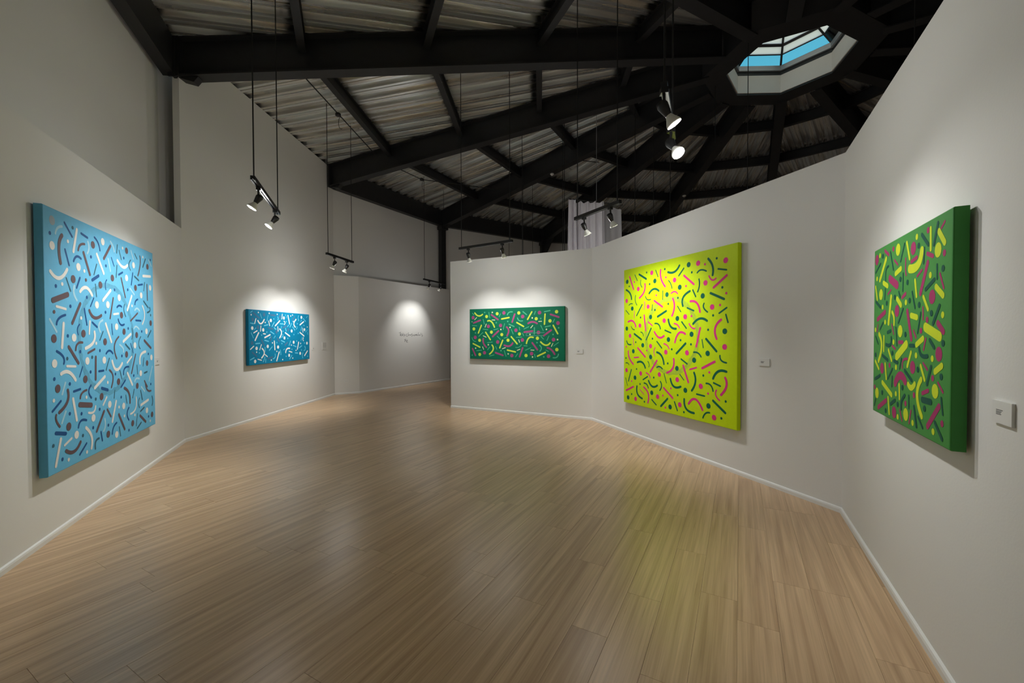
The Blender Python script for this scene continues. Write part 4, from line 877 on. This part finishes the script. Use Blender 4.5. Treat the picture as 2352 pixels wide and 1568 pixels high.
# handwriting on the far partition
PEN = [[(1.422, 1.603), (1.501, 1.631)], [(1.479, 1.605), (1.474, 1.522)], [(1.522, 1.577), (1.486, 1.553), (1.494, 1.524), (1.539, 1.526), (1.557, 1.552), (1.522, 1.577)], [(1.585, 1.605), (1.572, 1.561), (1.572, 1.524)], [(1.557, 1.552), (1.545, 1.526), (1.572, 1.526)], [(1.638, 1.579), (1.611, 1.555), (1.641, 1.537), (1.611, 1.502)], [(1.635, 1.526), (1.674, 1.552)], [(1.754, 1.579), (1.711, 1.552), (1.72, 1.512), (1.769, 1.507), (1.8, 1.532)], [(1.81, 1.617), (1.797, 1.57), (1.798, 1.53), (1.831, 1.556), (1.849, 1.532), (1.874, 1.559), (1.893, 1.532), (1.918, 1.552)], [(1.966, 1.588), (1.928, 1.561), (1.987, 1.538), (1.936, 1.495)], [(2.07, 1.561), (2.025, 1.542), (2.044, 1.515), (2.089, 1.533), (2.102, 1.565), (2.121, 1.535), (2.141, 1.565), (2.154, 1.538), (2.183, 1.57), (2.154, 1.549), (2.173, 1.521), (2.209, 1.533)], [(2.239, 1.623), (2.227, 1.57), (2.232, 1.535), (2.271, 1.542), (2.291, 1.56), (2.271, 1.533), (2.298, 1.535)], [(2.348, 1.609), (2.328, 1.56), (2.321, 1.53)], [(2.401, 1.581), (2.371, 1.553), (2.421, 1.527), (2.38, 1.488)], [(1.634, 1.402), (1.694, 1.426)], [(1.679, 1.415), (1.651, 1.335)], [(1.651, 1.366), (1.7, 1.392)], [(1.7, 1.357), (1.743, 1.396), (1.77, 1.373), (1.718, 1.347), (1.748, 1.325), (1.782, 1.328)]]
m = MB()
for st in PEN:
    pts = [on_wall('F', s, z, 0.0025) for s, z in st]
    if len(pts) > 2:
        fine = []
        for i in range(len(pts) - 1):
            p0, p1, p2, p3 = pts[max(i - 1, 0)], pts[i], pts[i + 1], pts[min(i + 2, len(pts) - 1)]
            for t in (0, 0.33, 0.67):
                fine.append(0.5 * ((2 * p1) + (p2 - p0) * t + (2 * p0 - 5 * p1 + 4 * p2 - p3) * t * t + (3 * p1 - p0 - 3 * p2 + p3) * t ** 3))
        pts = fine + [pts[-1]]
    m.tube(pts, 0.0045, 6)
tag(m.build('wall_handwriting', M_PEN, None, on_wall('F', 1.9, 1.4)), 'two lines of dark handwriting on the far white partition', 'handwriting')

# ------------------------------------------------------------------ track lights
def deck_z(p):
    q = Vector((p.x - CX, p.y - CY, 0))
    best = None
    for k in range(N14):
        am = ROT - 2 * math.pi * (k + 0.5) / N14
        s = q.dot(Vector((math.cos(am), math.sin(am), 0)))
        if best is None or s > best: best = s
    return z_top(max(best, 1.3) / math.cos(hw))

def spot_head(root, at, aim, watts, fill, cone=62):
    """adaptor, arm and tapered socket; the bulb flares out of it"""
    d = (aim - at).normalized()
    side = d.cross(UP).normalized()
    piv = at - UP * 0.135
    d = (aim - piv).normalized()
    back = piv + side * 0.012
    m = MB()
    m.box(at, side, side.cross(UP), UP, -0.022, 0.022, -0.022, 0.022, -0.050, -0.012)
    m.tube([at - UP * 0.045, at - UP * 0.075 + side * 0.004, at - UP * 0.11 + side * 0.012, back], [0.011, 0.010, 0.010, 0.012], 8)
    m.lathe(piv - d * 0.045, d, [(0.0, 0.012), (0.006, 0.030), (0.030, 0.036), (0.060, 0.030), (0.100, 0.021)], 18)
    head = m.build('spot_head', M_BLACK, root, piv)
    b0 = piv + d * 0.045
    bulb = MB().lathe(b0, d, [(0.0, 0.016), (0.012, 0.020), (0.030, 0.028), (0.055, 0.042), (0.068, 0.047), (0.078, 0.046), (0.078, 0.0425), (0.060, 0.0415)], 20).build('bulb', M_BULB, head, b0)
    MB().lathe(b0, d, [(0.060, 0.040), (0.064, 0.040), (0.067, 0.030), (0.068, 0.005)], 20).build('lens', M_LENS, head, b0)
    ld = bpy.data.lights.new('spot_light', 'SPOT')
    ld.energy = watts
    ld.color = LAMP_COL
    ld.spot_size = math.radians(cone)
    ld.spot_blend = 0.95
    ld.shadow_soft_size = 0.035
    lo = bpy.data.objects.new('spot_light', ld)
    COL.objects.link(lo)
    lo.location = b0 + d * 0.10
    lo.rotation_euler = d.to_track_quat('-Z', 'Y').to_euler()
    put(lo, head)
    ld = bpy.data.lights.new('bulb_fill', 'POINT')  # added all-round fill ahead of the lens, brightens the whole room
    ld.energy = fill
    ld.color = LAMP_COL
    ld.shadow_soft_size = 0.045
    lo = bpy.data.objects.new('bulb_fill', ld)
    COL.objects.link(lo)
    lo.location = b0 + d * 0.13
    put(lo, head)

def track_light(p0, p1, z, wall, aims, label, fr=(0.18, 0.82), watts=LAMP_W, cone=96, fill=FILL_W):
    p0, p1 = Vector((*p0, z)), Vector((*p1, z))
    u = (p1 - p0).normalized()
    side = Vector((-u.y, u.x, 0))
    root = empty('track_light', (p0 + p1) / 2)
    m = MB().sweep([(-0.021, -0.020), (-0.007, -0.020), (-0.007, -0.009), (0.007, -0.009), (0.007, -0.020), (0.021, -0.020), (0.021, 0.022), (-0.021, 0.022)], p0, p1, side, UP)
    m.build('track_bar', M_BLACK, root, (p0 + p1) / 2)
    for q in (p0 + u * 0.05, p1 - u * 0.05):
        zt = deck_z(q) + 0.002
        MB().tube([q + UP * 0.01, q + UP * (zt - z)], 0.0065, 6).build('cable', M_CABLE, root, q)
    for f, (s, za) in zip(fr, aims):
        spot_head(root, p0.lerp(p1, f), on_wall(wall, s, za), watts, fill, cone)
    return tag(root, label, 'track light', 'hanging track lights')

track_light((-2.55, 4.111), (-2.969, 5.313), 3.10, 'L', ((3.45, 0.75), (4.00, 1.00)), 'hanging track light with two lit bulbs before the light blue painting', (0.18, 0.82), LAMP_W * 1.12, 100)
track_light((-3.525, 7.922), (-3.385, 8.876), 3.10, 'T', ((2.05, 0.75), (2.95, 0.80)), 'hanging track light beside the tall wall near the deep blue painting', (0.28, 0.74), LAMP_W * 1.35)
track_light((-2.465, 11.619), (-2.048, 12.731), 3.10, 'F', ((1.85, 1.6), (1.95, 1.6)), 'small hanging track light before the far partition with handwriting', (0.25, 0.80), LAMP_W * 0.50, 84, FILL_W * 0.5)
track_light((-0.946, 7.518), (0.012, 6.903), 3.10, 'D', ((1.05, 0.70), (1.95, 0.70)), 'hanging track light with two spots above the dark green painting')
track_light((0.855, 5.614), (1.274, 4.884), 3.10, 'E', ((1.60, 1.00), (2.05, 1.00)), 'hanging track light with two spots in front of the white curtain', (0.22, 0.80))
track_light((0.950, 2.610), (1.275, 3.297), 3.10, 'R', ((1.20, 0.80), (2.2, 0.80)), 'near hanging track light with a glaring bulb below the skylight', (0.02, 0.74), LAMP_W * 0.60, 88)

# unseen track lights added behind the partitions to light the deck
def added_light(p0, p1, aim, label):
    p0, p1 = Vector((*p0, 3.1)), Vector((*p1, 3.1))
    WALLS['I'] = (Vector((*aim[0], 0)), Vector((*aim[1], 0)))
    return track_light(p0.xy, p1.xy, 3.10, 'I', ((0.3, 1.6), (1.2, 1.6)), label)
added_light((2.6, 8.9), (3.0, 7.8), ((1.62, 7.40), (2.1, 6.1)), 'added unseen track light in the inner room facing the back of the yellow wall')
added_light((0.2, 9.6), (1.2, 9.1), ((-0.4, 8.5), (0.6, 8.0)), 'added unseen track light in the inner room facing the back of the middle wall')
added_light((4.4, 4.6), (4.0, 3.8), ((3.1, 3.9), (2.8, 3.2)), 'added unseen track light in the inner room facing the back of the right wall')

# ------------------------------------------------------------------ small things under the roof
def hang(x, y, z0, z1, label, r=0.006):
    o = MB().tube([(x, y, z0), (x, y, z1)], r, 6).build('hanging_cable', M_CABLE, None, (x, y, z0))
    return tag(o, label, 'cable', 'cables of lights hidden behind the partitions')
def at_px(px, Y): return ((px - 1176) / F_PX * Y, Y)
for px, Y, lb in ((1170, 12.0, 'thin black cable hanging left of the pair behind the middle partition'), (1202, 11.2, 'black cable hanging behind the middle partition, left of two'), (1224, 12.4, 'black cable hanging behind the middle partition nearest the column'),
                  (1293, 9.6, 'black cable hanging just left of the white curtain'), (1640, 8.2, 'short black cable hanging left of the skylight'), (1500, 9.4, 'black cable hanging between the curtain and the glaring bulb'), (1714.5, 7.0, 'black cable crossing the skylight opening')):
    x, y = at_px(px, Y)
    p = Vector((x, y, 0))
    r = math.hypot(x - CX, y - CY)
    zt = deck_z(p) if r > 1.45 else 6.40
    hang(x, y, 2.6 if px != 1640 else 5.3, zt, lb)

def detector(p, label):
    o = MB().lathe(p, (0, 0, -1), [(0.0, 0.05), (0.012, 0.055), (0.03, 0.05), (0.045, 0.025), (0.046, 0.001)], 18).build('smoke_detector', M_PLASTIC, None, p)
    MB().lathe(p - UP * 0.044, (0, 0, -1), [(0, 0.018), (0.008, 0.016), (0.009, 0.001)], 12).build('sensor_cap', M_CARD, o, p)
    return tag(o, label, 'smoke detector', 'smoke detectors under the rafters')
detector(rpt(2, 5.30, z_top(5.30) - RAFTER_D), 'small white smoke detector under the rafter left of the curtain')
detector(rpt(4, 5.35, z_top(5.35) - RAFTER_D), 'small white smoke detector under the rafter near the partition top')

def conduit(pts, boxes, label):
    root = empty('conduit', pts[0])
    MB().tube(pts, 0.011, 8).build('pipe', M_STEEL, root, pts[0])
    for b in boxes:
        b = Vector(b)
        MB().lathe(b + UP * 0.03, (0, 0, -1), [(0, 0.04), (0.01, 0.052), (0.05, 0.052), (0.06, 0.035)], 10).build('junction_box', M_STEEL, root, b)
        loop = [b + Vector((0.05 * math.cos(a) + 0.05, 0.02, -0.12 + 0.12 * math.sin(a) - 0.03)) for a in [math.pi * (0.5 + i / 7) for i in range(9)]]
        MB().tube(loop, 0.005, 6).build('wire_loop', M_CABLE, root, b)
    return tag(root, label, 'conduit', 'conduits under the deck')
def chord(k, r, t, dz): 
    a, b = rpt(k, r, z_top(r)), rpt(k + 1, r, z_top(r))
    return a.lerp(b, t) + UP * dz
conduit([chord(0, 8.62, t, -0.10) for t in (0.02, 0.5, 0.98)], [chord(0, 8.62, 0.5, -0.12)], 'dark conduit with a junction box beside the purlin near the tall wall')
conduit([chord(1, 8.62, 0.02, -0.16), chord(1, 8.4, 0.35, -0.30), chord(1, 7.2, 0.98, -0.30)], [chord(1, 8.4, 0.35, -0.30)], 'dark conduit with a junction box above the middle of the room')
conduit([chord(2, 5.2, 0.02, -0.16), chord(2, 5.0, 0.12, -0.22), chord(2, 4.7, 0.5, -0.26)], [chord(2, 5.0, 0.12, -0.22)], 'dark conduit with a hanging wire loop under the third bay')

# curtain behind the middle partition
def curtain_panel(x0, x1, y, z0, z1, amp, wav, seed, taper=0.0):
    rg = random.Random(seed)
    nx, nz = 60, 14
    ph = [rg.uniform(0, 6.28) for _ in range(3)]
    v, f = [], []
    for j in range(nz + 1):
        tz = j / nz
        for i in range(nx + 1):
            t = i / nx
            x = x0 + (x1 - x0) * t + taper * (1 - tz) * (t - 0.5)
            a = amp * (0.5 + 0.6 * (1 - tz))
            yy = y + a * math.sin(t * wav + ph[0] + 0.4 * math.sin(3 * tz + ph[1])) + a * 0.5 * math.sin(t * wav * 2.3 + ph[2])
            sag = -0.05 * abs(math.sin(t * wav * 0.5)) * (tz ** 6)
            v.append((x, yy, z0 + (z1 - z0) * tz + sag))
    for j in range(nz):
        for i in range(nx):
            a = j * (nx + 1) + i
            f.append((a, a + 1, a + nx + 2, a + nx + 1))
    n = len(v)
    v2 = [(p[0], p[1] + 0.004, p[2]) for p in v]
    f2 = [tuple(k + n for k in q[::-1]) for q in f]
    return v + v2, f + f2
YC = 9.5
def cx(px, Y=YC): return (px - 1176) / F_PX * Y
def cz(py, Y=YC): return 1.55 + (768 - py) / F_PX * Y
cur = empty('curtain', (cx(1345), YC, 1.6))
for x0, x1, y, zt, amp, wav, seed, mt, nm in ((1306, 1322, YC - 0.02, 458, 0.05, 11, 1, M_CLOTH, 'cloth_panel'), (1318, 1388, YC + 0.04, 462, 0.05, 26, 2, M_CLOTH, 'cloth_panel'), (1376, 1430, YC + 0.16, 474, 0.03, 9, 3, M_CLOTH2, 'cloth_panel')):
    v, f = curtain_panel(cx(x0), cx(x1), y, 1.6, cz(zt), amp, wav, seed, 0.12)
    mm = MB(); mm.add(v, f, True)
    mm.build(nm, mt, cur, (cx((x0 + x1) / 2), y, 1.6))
MB().tube([(cx(1306), YC, cz(459)), (cx(1432), YC + 0.10, cz(470))], 0.012, 8).build('curtain_rod', M_STEEL, cur, (cx(1345), YC, cz(464)))
MB().tube([(cx(1371), YC + 0.05, cz(464)), (cx(1371), YC + 0.05, deck_z(Vector((cx(1371), YC, 0))))], 0.006, 6).build('hanger', M_ALU, cur, (cx(1371), YC, cz(464)))
tag(cur, 'white cloth curtain hanging from a rod behind the partitions', 'curtain')
